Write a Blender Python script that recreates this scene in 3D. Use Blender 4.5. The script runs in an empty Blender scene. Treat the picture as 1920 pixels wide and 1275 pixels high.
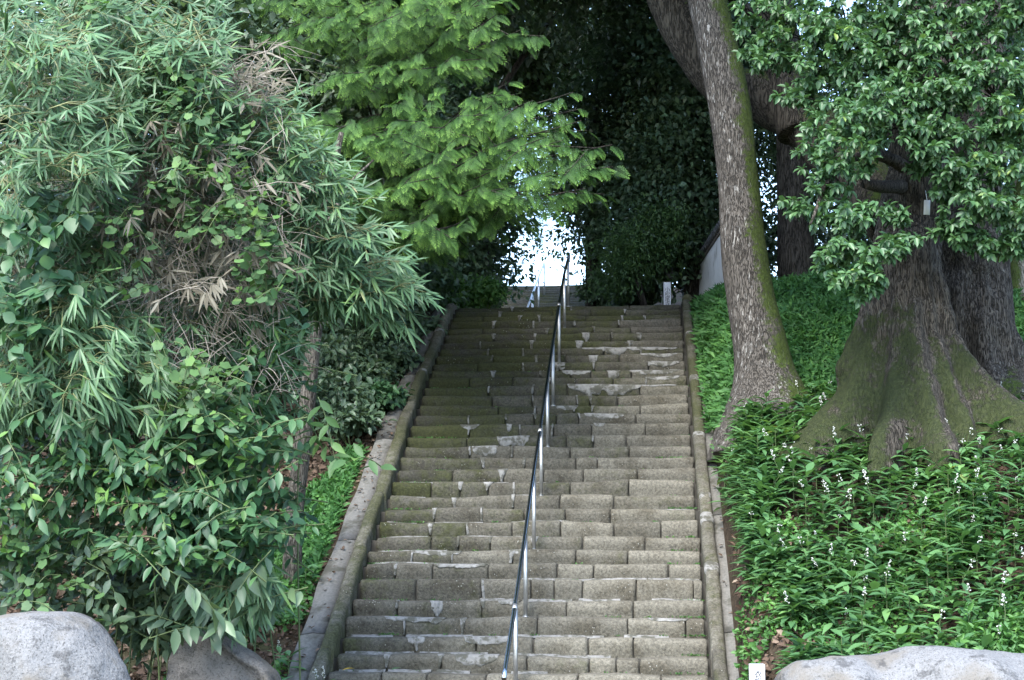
import bpy, math, random
import numpy as np
from mathutils import Matrix, Vector

R = random.Random(11)
rng = np.random.default_rng(11)
scn = bpy.context.scene
COL = scn.collection

# ------------------------------------------------------------------ camera
FPX, YAW, PITCH = 2889.36, 0.0870427, 0.1411239
Z0 = 0.34                                   # height of the lowest visible step above the street
CAM = np.array([1.248, 0.0, 1.0914 + Z0])
FW = np.array([-math.sin(YAW) * math.cos(PITCH), math.cos(YAW) * math.cos(PITCH), math.sin(PITCH)])
RT = np.array([math.cos(YAW), math.sin(YAW), 0.0])
UP = np.cross(RT, FW)
cam = bpy.data.cameras.new('camera')
cam.sensor_width = 36.0
cam.lens = FPX * 36.0 / 1920.0
cam.clip_end = 2000
camo = bpy.data.objects.new('camera', cam)
COL.objects.link(camo)
camo.matrix_world = Matrix(((RT[0], UP[0], -FW[0], CAM[0]), (RT[1], UP[1], -FW[1], CAM[1]),
                            (RT[2], UP[2], -FW[2], CAM[2]), (0, 0, 0, 1)))
scn.camera = camo

# ------------------------------------------------------------------ sky, sun, exposure
SUN_EL, SUN_AZ = math.radians(51), math.radians(200)      # azimuth clockwise from +Y
wd = bpy.data.worlds.new('World'); scn.world = wd; wd.use_nodes = True
wn = wd.node_tree.nodes; wl = wd.node_tree.links
sky = wn.new('ShaderNodeTexSky'); sky.sky_type = 'NISHITA'; sky.sun_disc = False
sky.sun_elevation = SUN_EL; sky.sun_rotation = SUN_AZ; sky.air_density = 1.0; sky.dust_density = 1.0
wl.new(sky.outputs[0], wn['Background'].inputs[0]); wn['Background'].inputs[1].default_value = 0.15
sl = bpy.data.lights.new('sun', 'SUN'); sl.energy = 1.5; sl.angle = math.radians(25); sl.color = (1.0, 0.975, 0.94)
so = bpy.data.objects.new('sun', sl); COL.objects.link(so)
sd = Vector((math.sin(SUN_AZ) * math.cos(SUN_EL), math.cos(SUN_AZ) * math.cos(SUN_EL), math.sin(SUN_EL)))
so.rotation_euler = sd.to_track_quat('Z', 'Y').to_euler()
scn.view_settings.view_transform = 'Standard'; scn.view_settings.look = 'None'
scn.view_settings.gamma = 1; scn.view_settings.exposure = 2.5
scn.render.engine = 'CYCLES'
scn.cycles.max_bounces = 6; scn.cycles.diffuse_bounces = 4; scn.cycles.glossy_bounces = 2
scn.cycles.transmission_bounces = 3; scn.cycles.transparent_max_bounces = 4
scn.cycles.caustics_reflective = False; scn.cycles.caustics_refractive = False
scn.cycles.use_denoising = True
scn.cycles.denoising_input_passes = 'RGB_ALBEDO_NORMAL'
scn.cycles.denoising_prefilter = 'ACCURATE'
scn.cycles.sample_clamp_indirect = 4

# ------------------------------------------------------------------ helpers
def ray(px, py):
    return FW + RT * (px - 960) / FPX + UP * (637.5 - py) / FPX
def at(px, py, Y):
    d = ray(px, py); return CAM + d * ((Y - CAM[1]) / d[1])
def proj(p):
    q = np.asarray(p) - CAM; d = q @ FW
    return 960 + FPX * (q @ RT) / d, 637.5 - FPX * (q @ UP) / d

def _hash(i, j, k):
    h = (i * 374761393 + j * 668265263 + k * 2147483647 + 12345) & 0xffffffff
    h = ((h ^ (h >> 13)) * 1274126177) & 0xffffffff
    return ((h ^ (h >> 16)) & 0xffff) / 32767.5 - 1.0
def vnoise(p):
    p = np.asarray(p, float); f = np.floor(p); u = p - f; u = u * u * (3 - 2 * u); f = f.astype(np.int64)
    r = 0
    for a in (0, 1):
        for b in (0, 1):
            for c in (0, 1):
                w = (u[..., 0] if a else 1 - u[..., 0]) * (u[..., 1] if b else 1 - u[..., 1]) * (u[..., 2] if c else 1 - u[..., 2])
                r = r + w * _hash(f[..., 0] + a, f[..., 1] + b, f[..., 2] + c)
    return r
def fbm(p, o=4):
    p = np.asarray(p, float); s = 0; a = 1.0
    for _ in range(o):
        s = s + a * vnoise(p); p = p * 2.03 + 17.1; a *= 0.5
    return s
def sstep(x, a, b):
    t = np.clip((np.asarray(x, float) - a) / (b - a), 0, 1); return t * t * (3 - 2 * t)

def mesh_np(name, v, f, smooth=False):
    """v (n,3); f (m,k) with one k, or a list of such arrays"""
    fs = f if isinstance(f, list) and isinstance(f[0], np.ndarray) else [f]
    fs = [np.asarray(a, np.int32) for a in fs if len(a)]
    me = bpy.data.meshes.new(name)
    v = np.ascontiguousarray(v, np.float32)
    me.vertices.add(len(v)); me.vertices.foreach_set('co', v.ravel())
    idx = np.concatenate([a.ravel() for a in fs])
    tot = np.concatenate([np.full(len(a), a.shape[1], np.int32) for a in fs])
    st = np.concatenate([[0], np.cumsum(tot)[:-1]]).astype(np.int32)
    me.loops.add(len(idx)); me.loops.foreach_set('vertex_index', idx)
    me.polygons.add(len(tot)); me.polygons.foreach_set('loop_start', st)
    me.polygons.foreach_set('loop_total', tot)
    if smooth: me.polygons.foreach_set('use_smooth', np.ones(len(tot), bool))
    me.update(calc_edges=True)
    return me

class Geo:
    """collects pieces into one mesh"""
    def __init__(s): s.v = []; s.q = []; s.t = []; s.n = 0
    def add(s, v, q=(), t=()):
        s.v.append(np.asarray(v, float))
        if len(q): s.q.append(np.asarray(q) + s.n)
        if len(t): s.t.append(np.asarray(t) + s.n)
        s.n += len(v)
    def box(s, lo, hi):
        x0, y0, z0 = lo; x1, y1, z1 = hi
        s.add([(x0,y0,z0),(x1,y0,z0),(x1,y1,z0),(x0,y1,z0),(x0,y0,z1),(x1,y0,z1),(x1,y1,z1),(x0,y1,z1)],
              [(0,3,2,1),(4,5,6,7),(0,1,5,4),(1,2,6,5),(2,3,7,6),(3,0,4,7)])
    def tube(s, pts, rad, seg=8, cap=True):
        v, q, t = tube(pts, rad, seg, cap); s.add(v, q, t)
    def mesh(s, name, smooth=False):
        f = []
        if s.q: f.append(np.concatenate(s.q))
        if s.t: f.append(np.concatenate(s.t))
        return mesh_np(name, np.concatenate(s.v), f, smooth)

def tube(pts, rad, seg=8, cap=True):
    pts = np.asarray(pts, float); n = len(pts); rad = np.broadcast_to(rad, (n,))
    tg = np.gradient(pts, axis=0); tg /= np.linalg.norm(tg, axis=1)[:, None] + 1e-9
    ref = np.array([0, 0, 1.0]) if abs(tg[0][2]) < 0.9 else np.array([0, 1.0, 0])
    a = np.linspace(0, 2 * np.pi, seg, endpoint=False); V = []
    u = np.cross(tg[0], ref); u /= np.linalg.norm(u)
    for i in range(n):
        u = u - tg[i] * (u @ tg[i]); u /= np.linalg.norm(u) + 1e-9
        w = np.cross(tg[i], u)
        V.append(pts[i] + rad[i] * (np.cos(a)[:, None] * u + np.sin(a)[:, None] * w))
    V = np.concatenate(V); Q = []; T = []
    for i in range(n - 1):
        for j in range(seg):
            k = (j + 1) % seg; Q.append((i * seg + j, i * seg + k, (i + 1) * seg + k, (i + 1) * seg + j))
    if cap:
        V = np.concatenate([V, pts[:1], pts[-1:]]); b = n * seg
        for j in range(seg):
            k = (j + 1) % seg; T += [(b, k, j), (b + 1, (n - 1) * seg + j, (n - 1) * seg + k)]
    return V, Q, T

def spline(pts, n):
    """Catmull-Rom through pts (each a tuple of any length)"""
    p = np.asarray(pts, float); m = len(p)
    p = np.concatenate([[2 * p[0] - p[1]], p, [2 * p[-1] - p[-2]]])
    out = []
    for s in np.linspace(0, m - 1 - 1e-6, n):
        i = int(s); u = s - i; a, b, c, d = p[i:i + 4]
        out.append(0.5 * (2 * b + (c - a) * u + (2 * a - 5 * b + 4 * c - d) * u * u + (3 * b - a - 3 * c + d) * u ** 3))
    return np.array(out)

def obj(name, me, mat=None, parent=None, kind=None):
    o = bpy.data.objects.new(name, me); COL.objects.link(o)
    if mat is not None and me is not None and not me.materials: me.materials.append(mat)
    if parent is not None: o.parent = parent
    if kind: o['kind'] = kind
    return o
def tag(o, label, cat, group=None):
    o['label'] = label; o['category'] = cat
    if group: o['group'] = group
    return o
def thing(name, label, cat, loc=(0, 0, 0), group=None):
    o = bpy.data.objects.new(name, None); COL.objects.link(o); o.location = loc
    return tag(o, label, cat, group)
def put(name, me, mat, root, kind=None):
    """a part whose mesh is in world coordinates, under a root that has a location"""
    o = obj(name, me, mat, root, kind)
    if root.location.length: o.matrix_parent_inverse = Matrix.Translation(-root.location)
    return o

# ------------------------------------------------------------------ materials
class Nd:
    def __init__(s, name):
        s.m = bpy.data.materials.new(name); s.m.use_nodes = True; s.t = s.m.node_tree; s.t.nodes.clear()
        s.out = s.n('OutputMaterial')
    def n(s, typ, _in=None, **kw):
        nd = s.t.nodes.new('ShaderNode' + typ)
        for k, v in kw.items(): setattr(nd, k, v)
        for k, v in (_in or {}).items():
            if hasattr(v, 'is_linked') or isinstance(v, bpy.types.NodeSocket): s.t.links.new(v, nd.inputs[k])
            else: nd.inputs[k].default_value = v
        return nd
    def math(s, op, a, b=0.0, c=None, clamp=False):
        i = {0: a, 1: b}
        if c is not None: i[2] = c
        return s.n('Math', i, operation=op, use_clamp=clamp).outputs[0]
    def noise(s, vec, scale, detail=3, rough=0.55):
        return s.n('TexNoise', {'Vector': vec, 'Scale': scale, 'Detail': detail, 'Roughness': rough}).outputs[0]
    def ramp(s, fac, stops):
        r = s.n('ValToRGB', {0: fac}); e = r.color_ramp.elements
        while len(e) < len(stops): e.new(0.5)
        for i, (p, c) in enumerate(stops):
            e[i].position = p; e[i].color = (*c, 1) if isinstance(c, tuple) else (c, c, c, 1)
        return r.outputs[0]
    def mix(s, fac, a, b, blend='MIX'):
        m = s.n('Mix', data_type='RGBA', blend_type=blend)
        for k, v in ((0, fac), (6, a), (7, b)):
            if isinstance(v, bpy.types.NodeSocket): s.t.links.new(v, m.inputs[k])
            else: m.inputs[k].default_value = (*v, 1) if isinstance(v, tuple) else v
        return m.outputs[2]
    def step(s, v, a, b):
        return s.n('MapRange', {0: v, 1: a, 2: b, 3: 0.0, 4: 1.0}, interpolation_type='SMOOTHSTEP').outputs[0]
    def scaled(s, vec, sc):
        return s.n('Mapping', {'Vector': vec, 'Scale': sc}).outputs[0]
    def bump(s, h, strength=0.5, dist=0.02):
        return s.n('Bump', {'Height': h, 'Strength': strength, 'Distance': dist}).outputs[0]
    def done(s, base, rough=0.8, normal=None, metal=0.0, spec=0.4):
        p = s.n('BsdfPrincipled')
        for k, v in (('Base Color', base), ('Roughness', rough), ('Metallic', metal), ('Specular IOR Level', spec)):
            if isinstance(v, bpy.types.NodeSocket): s.t.links.new(v, p.inputs[k])
            else: p.inputs[k].default_value = (*v, 1) if isinstance(v, tuple) else v
        if normal is not None: s.t.links.new(normal, p.inputs['Normal'])
        s.t.links.new(p.outputs[0], s.out.inputs[0]); s.p = p
        return s.m

def leaf_mat(name, stops, rough=0.45, trans=0.28, spec=0.4, patch=0.35, tip=0.0):
    d = Nd(name)
    g = d.n('NewGeometry'); oi = d.n('ObjectInfo')
    r = d.math('FRACT', d.math('ADD', g.outputs['Random Per Island'], oi.outputs['Random']))
    big = d.noise(g.outputs['Position'], 1.7, 2)
    f = d.math('ADD', d.math('MULTIPLY', r, 1 - patch), d.math('MULTIPLY', d.step(big, 0.3, 0.7), patch))
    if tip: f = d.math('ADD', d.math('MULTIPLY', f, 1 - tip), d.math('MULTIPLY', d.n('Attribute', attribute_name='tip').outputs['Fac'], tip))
    c = d.ramp(f, stops)
    p = d.n('BsdfPrincipled', {'Base Color': c, 'Roughness': rough, 'Specular IOR Level': spec})
    tc = d.mix(1.0, c, (1.15, 1.15, 0.65), 'MULTIPLY')
    t = d.n('BsdfTranslucent', {'Color': tc})
    mx = d.n('MixShader', {0: trans, 1: p.outputs[0], 2: t.outputs[0]})
    d.t.links.new(mx.outputs[0], d.out.inputs[0])
    return d.m

def stone_mat(name, grain=38.0, tint=True):
    d = Nd(name); g = d.n('NewGeometry'); oi = d.n('ObjectInfo'); P = g.outputs['Position']
    n1 = d.noise(P, grain, 4, 0.7); n2 = d.noise(P, 3.2, 4); n3 = d.noise(P, 150, 2)
    n4 = d.noise(P, 1.1, 3); n5 = d.noise(P, 11, 4, 0.65)
    c = d.mix(1.0, oi.outputs['Color'], d.ramp(n1, [(0.28, 0.42), (0.5, 1.0), (0.74, 1.55)]), 'MULTIPLY')
    c = d.mix(1.0, c, d.ramp(n3, [(0.3, 0.7), (0.5, 1.0), (0.72, 1.3)]), 'MULTIPLY')
    c = d.mix(d.step(n2, 0.42, 0.72), c, d.mix(1.0, c, (0.62, 0.60, 0.56), 'MULTIPLY'))
    # moss where the stone's own amount (alpha) lets it
    mo = d.step(d.math('ADD', d.math('ADD', d.math('MULTIPLY', n4, 0.5), d.math('MULTIPLY', n5, 0.5)),
                       d.math('MULTIPLY', oi.outputs['Alpha'], 0.40)), 0.62, 0.86)
    mcol = d.ramp(n1, [(0.3, (0.017, 0.021, 0.007)), (0.7, (0.055, 0.060, 0.018))])
    c = d.mix(d.math('MULTIPLY', mo, 0.8), c, mcol)
    # dry pale lichen specks
    vo = d.n('TexVoronoi', {'Vector': P, 'Scale': 26.0})
    sp = d.math('MULTIPLY', d.math('LESS_THAN', vo.outputs[0], 0.16), d.step(n2, 0.56, 0.66))
    c = d.mix(d.math('MULTIPLY', sp, 0.45), c, (0.42, 0.42, 0.38))
    h = d.math('ADD', n1, d.math('MULTIPLY', n5, 1.4))
    return d.done(c, 0.92, d.bump(h, 0.7, 0.012), spec=0.2)

def granite_mat(name, base, dark, warm):
    d = Nd(name); P = d.n('TexCoord').outputs['Object']
    n1 = d.noise(P, 70, 3, 0.75); n2 = d.noise(P, 2.1, 4); n3 = d.noise(P, 7, 5, 0.7); n4 = d.noise(P, 34, 3, 0.7)
    c = d.ramp(n1, [(0.34, dark), (0.45, base), (0.6, base), (0.72, tuple(min(1, x * 1.5) for x in base))])
    c = d.mix(d.math('MULTIPLY', d.step(n4, 0.5, 0.7), 0.5), c, dark)
    c = d.mix(d.math('MULTIPLY', d.step(n2, 0.46, 0.62), 0.75), c, warm)
    c = d.mix(d.math('MULTIPLY', d.step(n3, 0.52, 0.66), 0.7), c, tuple(x * 0.8 for x in dark))
    return d.done(c, 0.85, d.bump(d.math('ADD', n4, d.math('MULTIPLY', n3, 2)), 0.6, 0.02), spec=0.25)

def bark_mat(name, dark, light, moss_dir=None, moss_amt=0.0, moss_z=None, flake=0.0, fissure=9.0, mosscol=((0.02, 0.034, 0.006), (0.06, 0.09, 0.014))):
    d = Nd(name); g = d.n('NewGeometry'); P = g.outputs['Position']
    wob = d.n('TexNoise', {'Vector': P, 'Scale': 2.5, 'Detail': 2})
    Pw = d.n('VectorMath', {0: P, 1: d.n('VectorMath', {0: wob.outputs['Color'], 3: 0.09}, operation='SCALE').outputs[0]}, operation='ADD').outputs[0]
    rn = d.noise(d.scaled(Pw, (fissure * 3.0, fissure * 3.0, fissure * 0.34)), 1.0, 3, 0.55)
    v = d.math('ABSOLUTE', d.math('SUBTRACT', rn, 0.5))
    n1 = d.noise(d.scaled(P, (40, 40, 9)), 1.0, 4, 0.7); n2 = d.noise(P, 2.4, 4); n3 = d.noise(P, 22, 4, 0.7)
    fz = d.step(v, 0.0, 0.075)
    c = d.ramp(n1, [(0.28, dark), (0.62, light)])
    c = d.mix(d.math('MULTIPLY', d.math('SUBTRACT', 1.0, fz), 0.85), c, tuple(x * 0.4 for x in dark))
    if flake:
        fl = d.step(d.noise(d.scaled(P, (34, 34, 8)), 1.0, 3, 0.6), 0.58, 0.64)
        c = d.mix(d.math('MULTIPLY', fl, d.math('MULTIPLY', d.step(n2, 0.42, 0.6), flake)), c, (0.30, 0.29, 0.265))
    if moss_dir or moss_z:
        s = d.math('MULTIPLY', n3, 0.55)
        s = d.math('ADD', s, d.math('MULTIPLY', n2, 0.95))
        if moss_dir:
            dt = d.n('VectorMath', {0: g.outputs['Normal'], 1: moss_dir}, operation='DOT_PRODUCT').outputs[1]
            s = d.math('ADD', s, d.math('MULTIPLY', dt, 0.55))
        if moss_z:
            z = d.n('SeparateXYZ', {0: P}).outputs[2]
            s = d.math('ADD', s, d.math('MULTIPLY', d.step(z, moss_z[1], moss_z[0]), 0.55))
        mk = d.step(s, 0.95 - moss_amt, 1.15 - moss_amt)
        c = d.mix(d.math('MULTIPLY', mk, 0.9), c, d.ramp(n3, [(0.3, mosscol[0]), (0.7, mosscol[1])]))
    h = d.math('ADD', d.math('MULTIPLY', fz, 1.0), d.math('MULTIPLY', n1, 0.7))
    if moss_dir or moss_z: h = d.n('Mix', {0: d.math('MULTIPLY', mk, 0.7), 2: h, 3: d.math('MULTIPLY', n3, 1.2)}).outputs[0]
    return d.done(c, 0.93, d.bump(h, 0.8, 0.025), spec=0.15)

def plain(name, col, rough=0.7, metal=0.0, var=0.25, scale=9.0, bump=0.0, spec=0.35, stain=None):
    d = Nd(name); P = d.n('NewGeometry').outputs['Position']
    n1 = d.noise(P, scale, 4, 0.6)
    c = d.mix(1.0, col, d.ramp(n1, [(0.25, 1 - var), (0.75, 1 + var)]), 'MULTIPLY')
    if stain:
        c = d.mix(d.step(d.noise(P, stain[1], 4, 0.65), stain[2], stain[2] + 0.15), c, stain[0])
    return d.done(c, rough, d.bump(d.noise(P, scale * 6, 3, 0.7), bump, 0.01) if bump else None, metal, spec)

M = {}
M['stone'] = stone_mat('stair_stone')
M['cement'] = plain('cement', (0.19, 0.186, 0.172), 0.92, var=0.35, scale=16, bump=0.7, stain=((0.07, 0.068, 0.052), 9.0, 0.44))
M['gutter'] = plain('gutter_cement', (0.125, 0.12, 0.106), 0.92, var=0.3, scale=30, bump=0.5, stain=((0.06, 0.058, 0.044), 3.0, 0.5))
M['core'] = plain('dark_fill', (0.045, 0.042, 0.034), 0.95)
M['steel'] = plain('polished_steel', (0.50, 0.53, 0.58), 0.2, 1.0, 0.1)
M['galv'] = plain('galvanised_pipe', (0.46, 0.46, 0.45), 0.42, 0.85, 0.25, 14)
M['granite'] = granite_mat('pale_granite', (0.175, 0.175, 0.173), (0.05, 0.049, 0.048), (0.14, 0.125, 0.102))
M['granite2'] = granite_mat('grey_granite', (0.115, 0.108, 0.098), (0.035, 0.033, 0.03), (0.09, 0.078, 0.06))
M['marker'] = plain('cut_granite', (0.48, 0.49, 0.51), 0.6, var=0.18, scale=180)
M['ink'] = plain('carved_ink', (0.03, 0.03, 0.03), 0.7)
M['plaster'] = plain('white_plaster', (0.80, 0.78, 0.74), 0.9, var=0.1, scale=3, stain=((0.45, 0.42, 0.36), 1.6, 0.55))
M['mud'] = plain('mud_wall', (0.20, 0.16, 0.12), 0.95, var=0.4, scale=14, bump=0.8)
M['tile'] = plain('roof_tile', (0.085, 0.088, 0.09), 0.65, var=0.5, scale=12, stain=((0.2, 0.2, 0.19), 14, 0.58))
M['timber'] = plain('old_timber', (0.09, 0.075, 0.06), 0.85, var=0.4, scale=20)
M['bark_tall'] = bark_mat('bark_tall', (0.058, 0.051, 0.043), (0.125, 0.113, 0.098), (0.93, -0.25, 0.0), -0.02, None, 1.0, 19.0)
M['bark_camphor'] = bark_mat('bark_camphor', (0.042, 0.036, 0.029), (0.105, 0.09, 0.072), (-0.35, -0.45, 0.45), -0.46, (3.3, 5.0), 0.25, 13.0, ((0.014, 0.021, 0.008), (0.038, 0.049, 0.015)))
M['bark_camphor2'] = bark_mat('bark_camphor_dark', (0.034, 0.029, 0.024), (0.10, 0.088, 0.074), (-0.2, -0.2, 0.8), -0.25, (2.6, 3.6), 0.3, 14.0)
M['bark_limb'] = bark_mat('bark_limb', (0.03, 0.026, 0.02), (0.075, 0.065, 0.05), (0.1, -0.3, 0.9), -0.1, None, 0.0, 8.0)
M['bark_dark'] = bark_mat('bark_dark', (0.03, 0.026, 0.021), (0.075, 0.066, 0.055))
M['bark_thin'] = bark_mat('bark_thin', (0.068, 0.059, 0.047), (0.145, 0.13, 0.105), fissure=16.0)
M['bark_pale'] = bark_mat('bark_pale', (0.10, 0.10, 0.095), (0.42, 0.42, 0.40), flake=0.8)
M['bark_grey'] = bark_mat('bark_grey', (0.11, 0.10, 0.085), (0.22, 0.21, 0.17), (-0.5, -0.6, 0.2), 0.05, None)
M['culm'] = plain('bamboo_culm', (0.20, 0.21, 0.09), 0.5, var=0.35)
M['twig'] = plain('dry_twig', (0.27, 0.238, 0.195), 0.9, var=0.4)
M['stem'] = plain('green_stem', (0.07, 0.10, 0.035), 0.6, var=0.3)
M['bamboo'] = leaf_mat('bamboo_leaf', [(0.0, (0.038, 0.0797, 0.0364)), (0.35, (0.0719, 0.1458, 0.065)), (0.75, (0.1142, 0.209, 0.0976)), (0.94, (0.1269, 0.2333, 0.0553)), (1.0, (0.3094, 0.2625, 0.1464))], 0.42, 0.25, 0.32)
M['dryleaf'] = leaf_mat('dry_leaf', [(0.0, (0.099, 0.0871, 0.064)), (0.6, (0.1584, 0.1439, 0.1088)), (1.0, (0.2508, 0.2343, 0.1856))], 0.8, 0.2, 0.1)
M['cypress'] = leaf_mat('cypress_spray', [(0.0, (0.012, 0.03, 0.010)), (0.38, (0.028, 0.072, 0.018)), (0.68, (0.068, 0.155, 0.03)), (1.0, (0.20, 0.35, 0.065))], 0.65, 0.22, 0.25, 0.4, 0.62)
M['camphor'] = leaf_mat('camphor_leaf', [(0.0, (0.0368, 0.0815, 0.0355)), (0.55, (0.0644, 0.1427, 0.0546)), (0.93, (0.0951, 0.1922, 0.0683)), (1.0, (0.2454, 0.3349, 0.0683))], 0.42, 0.28, 0.45)
M['pollia'] = leaf_mat('pollia_leaf', [(0.0, (0.0446, 0.1069, 0.0446)), (0.5, (0.0743, 0.1708, 0.0624)), (0.85, (0.1114, 0.2302, 0.0817)), (0.97, (0.1633, 0.3044, 0.0891)), (1.0, (0.3713, 0.3416, 0.1188))], 0.45, 0.28, 0.4)
M['flower'] = plain('white_flower', (0.50, 0.50, 0.46), 0.7, var=0.12)
M['shrub'] = leaf_mat('shrub_leaf', [(0.0, (0.0257, 0.0643, 0.0304)), (0.55, (0.0468, 0.117, 0.0468)), (0.88, (0.0702, 0.1521, 0.0585)), (1.0, (0.1287, 0.2574, 0.0585))], 0.46, 0.26, 0.4)
M['fresh'] = leaf_mat('fresh_leaf', [(0.0, (0.055, 0.125, 0.035)), (0.6, (0.09, 0.195, 0.045)), (1.0, (0.16, 0.29, 0.06))], 0.5, 0.32, 0.35)
M['vine'] = leaf_mat('vine_leaf', [(0.0, (0.046, 0.0978, 0.0403)), (0.6, (0.0805, 0.161, 0.0575)), (1.0, (0.138, 0.253, 0.0575))], 0.55, 0.3, 0.3)
M['dark'] = leaf_mat('dark_leaf', [(0.0, (0.0562, 0.0938, 0.06)), (0.6, (0.0844, 0.1406, 0.0788)), (1.0, (0.1313, 0.2063, 0.0975))], 0.42, 0.28, 0.45)
M['midleaf'] = leaf_mat('mid_leaf', [(0.0, (0.039, 0.078, 0.0286)), (0.6, (0.0715, 0.1365, 0.0455)), (1.0, (0.13, 0.221, 0.065))], 0.45, 0.32, 0.4)
M['grass'] = leaf_mat('bank_grass', [(0.0, (0.033, 0.099, 0.027)), (0.6, (0.06, 0.165, 0.042)), (1.0, (0.1125, 0.255, 0.06))], 0.6, 0.3, 0.3)
M['cover'] = leaf_mat('ground_cover', [(0.0, (0.0338, 0.0975, 0.026)), (0.6, (0.065, 0.169, 0.039)), (1.0, (0.117, 0.26, 0.052))], 0.5, 0.3, 0.4)
M['litter'] = leaf_mat('leaf_litter', [(0.0, (0.045, 0.03, 0.02)), (0.5, (0.10, 0.065, 0.045)), (0.85, (0.19, 0.14, 0.10)), (1.0, (0.30, 0.25, 0.19))], 0.8, 0.1, 0.2)
M['yellow'] = plain('yellow_leaf', (0.62, 0.40, 0.03), 0.6, var=0.2)
M['paper'] = plain('white_tag', (0.75, 0.77, 0.80), 0.5, var=0.05)
M['greybox'] = plain('grey_paint', (0.16, 0.16, 0.18), 0.6)

def ground_mat():
    d = Nd('bank_soil'); P = d.n('NewGeometry').outputs['Position']
    n1 = d.noise(P, 14, 5, 0.7); n2 = d.noise(P, 1.3, 4)
    c = d.ramp(n1, [(0.25, (0.018, 0.014, 0.009)), (0.55, (0.05, 0.037, 0.025)), (0.8, (0.10, 0.075, 0.052))])
    c = d.mix(d.math('MULTIPLY', d.step(n2, 0.5, 0.68), 0.6), c, (0.03, 0.045, 0.014))
    return d.done(c, 0.95, d.bump(n1, 0.8, 0.05), spec=0.1)
M['soil'] = ground_mat()

# ------------------------------------------------------------------ stair profile
D0, TREAD, HALF = 14.866, 0.30, 1.82
ZS = [0.001,0.157,0.331,0.502,0.66,0.868,1.04,1.184,1.333,1.512,1.673,1.826,2.017,2.175,2.344,2.491,2.657,2.834,2.98,3.137,3.298,3.471,
      3.618,3.76,3.906,4.062,4.198,4.344,4.51,4.637,4.801,4.925,5.059,5.178]
ZS = [-0.17] + ZS                       # one more step below the picture; its foot is the street
STEPS = [(D0 + TREAD * (i - 1), z + Z0) for i, z in enumerate(ZS)]
YTOP, ZTOP = STEPS[-1]
P2 = at(1010, 535, 43.0); Z2 = P2[2]    # top of the second flight
_sy = [-400, 14.2] + [y + 0.02 for y, z in STEPS] + [33.2, 43.2, 48, 75, 600]
_sz = [0, 0] + [z - 0.10 for y, z in STEPS] + [ZTOP, Z2 - 0.05, Z2 - 0.02, Z2 - 4, Z2 - 6]
_sz[-6] = ZTOP - 0.01
def S(y): return np.interp(y, _sy, _sz)
F2L, F2R = at(880, 560, 42.0)[0], at(1099, 560, 42.0)[0]    # side edges of the second flight

def H(x, y):
    x = np.asarray(x, float); y = np.asarray(y, float)
    s = S(y)
    flight = sstep(y, 14.3, 14.7) * (1 - sstep(y, 24.7, 24.8))
    rb = np.interp(y, [12.4, 13.2, 14, 15.5, 16.5, 18.7, 20, 21.5, 23, 24.5, 26], [0, 0.35, 0.8, 1.75, 2.25, 3.25, 3.85, 4.65, 5.3, 5.5, 5.52])
    rt_ = np.where(y < 26, np.clip(rb - s, 0, 2) * sstep(x, 1.96, 2.4), 0) + 0.16 * np.clip(x - 2.9, 0, 6) * sstep(y, 11.5, 15) * (1 - 0.6 * sstep(y, 24, 27))
    lf = (0.10 * np.clip(-x - 2.5, 0, 6) - 0.10 * sstep(-x, 2.1, 2.6)) * sstep(y, 12, 15)
    hill = 0.35 * np.clip(np.abs(x + 1) - 7, 0, 14) * sstep(y, 15, 24) * (1 - sstep(y, 46, 62))
    inside = (np.abs(x) < 2.02)
    s2 = (x > F2L - 0.05) & (x < F2R + 0.05) & (y > 33.2) & (y < 43.3)
    n = 0.10 * vnoise(np.stack([x * 0.9, y * 0.9, x * 0 + 3.3], -1)) + 0.04 * vnoise(np.stack([x * 3.1, y * 3.1, x * 0 + 7.3], -1))
    out = s + rt_ + lf + hill + n * sstep(np.abs(x), 2.2, 2.9) * (1 - 0.8 * (flight < 0.5) * (np.abs(x) < 5))
    out = np.where(inside & (flight > 0), s - 0.45 * flight, out)
    return np.where(s2, s - 0.6, out)

# ------------------------------------------------------------------ ground
gx = np.concatenate([np.linspace(-400, -12, 26)[:-1], np.linspace(-12, 12, 193), np.linspace(12, 400, 26)[1:]])
gy = np.concatenate([np.linspace(-400, 8, 20)[:-1], np.linspace(8, 48, 230), np.linspace(48, 600, 40)[1:]])
XX, YY = np.meshgrid(gx, gy)
gv = np.stack([XX, YY, H(XX, YY)], -1).reshape(-1, 3)
nx = len(gx)
ii, jj = np.meshgrid(np.arange(len(gy) - 1), np.arange(nx - 1), indexing='ij'); b = (ii * nx + jj).ravel()
obj('ground', mesh_np('ground', gv, np.stack([b, b + 1, b + nx + 1, b + nx], -1), True), M['soil'], None, 'structure')

# ------------------------------------------------------------------ stone staircase
stairs = thing('stone_staircase', 'long weathered stone staircase climbing up the middle between two banks', 'staircase', (0, D0, 0))
def wob_front(x, n): return 0.011 * vnoise(np.stack([np.asarray(x) * 1.7 + 31.7 * n, np.full(np.shape(x), n * 7.3), np.full(np.shape(x), 2.2)], -1)) 
def wob_top(x, n): return 0.019 * vnoise(np.stack([np.asarray(x) * 1.2 + 11.3 * n, np.full(np.shape(x), n * 3.1), np.full(np.shape(x), 8.2)], -1)) \
    + 0.009 * vnoise(np.stack([np.asarray(x) * 5.0 + 5.3 * n, np.full(np.shape(x), n * 3.7), np.full(np.shape(x), 1.2)], -1))
def profile(h):
    return np.array([(0.016, -h - 0.035), (0.002, -h * 0.72), (-0.005, -h * 0.42), (0.0, -0.05), (0.009, -0.024), (0.028, -0.007), (0.06, 0.0), (0.19, -0.006), (0.345, -0.004)])

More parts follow.
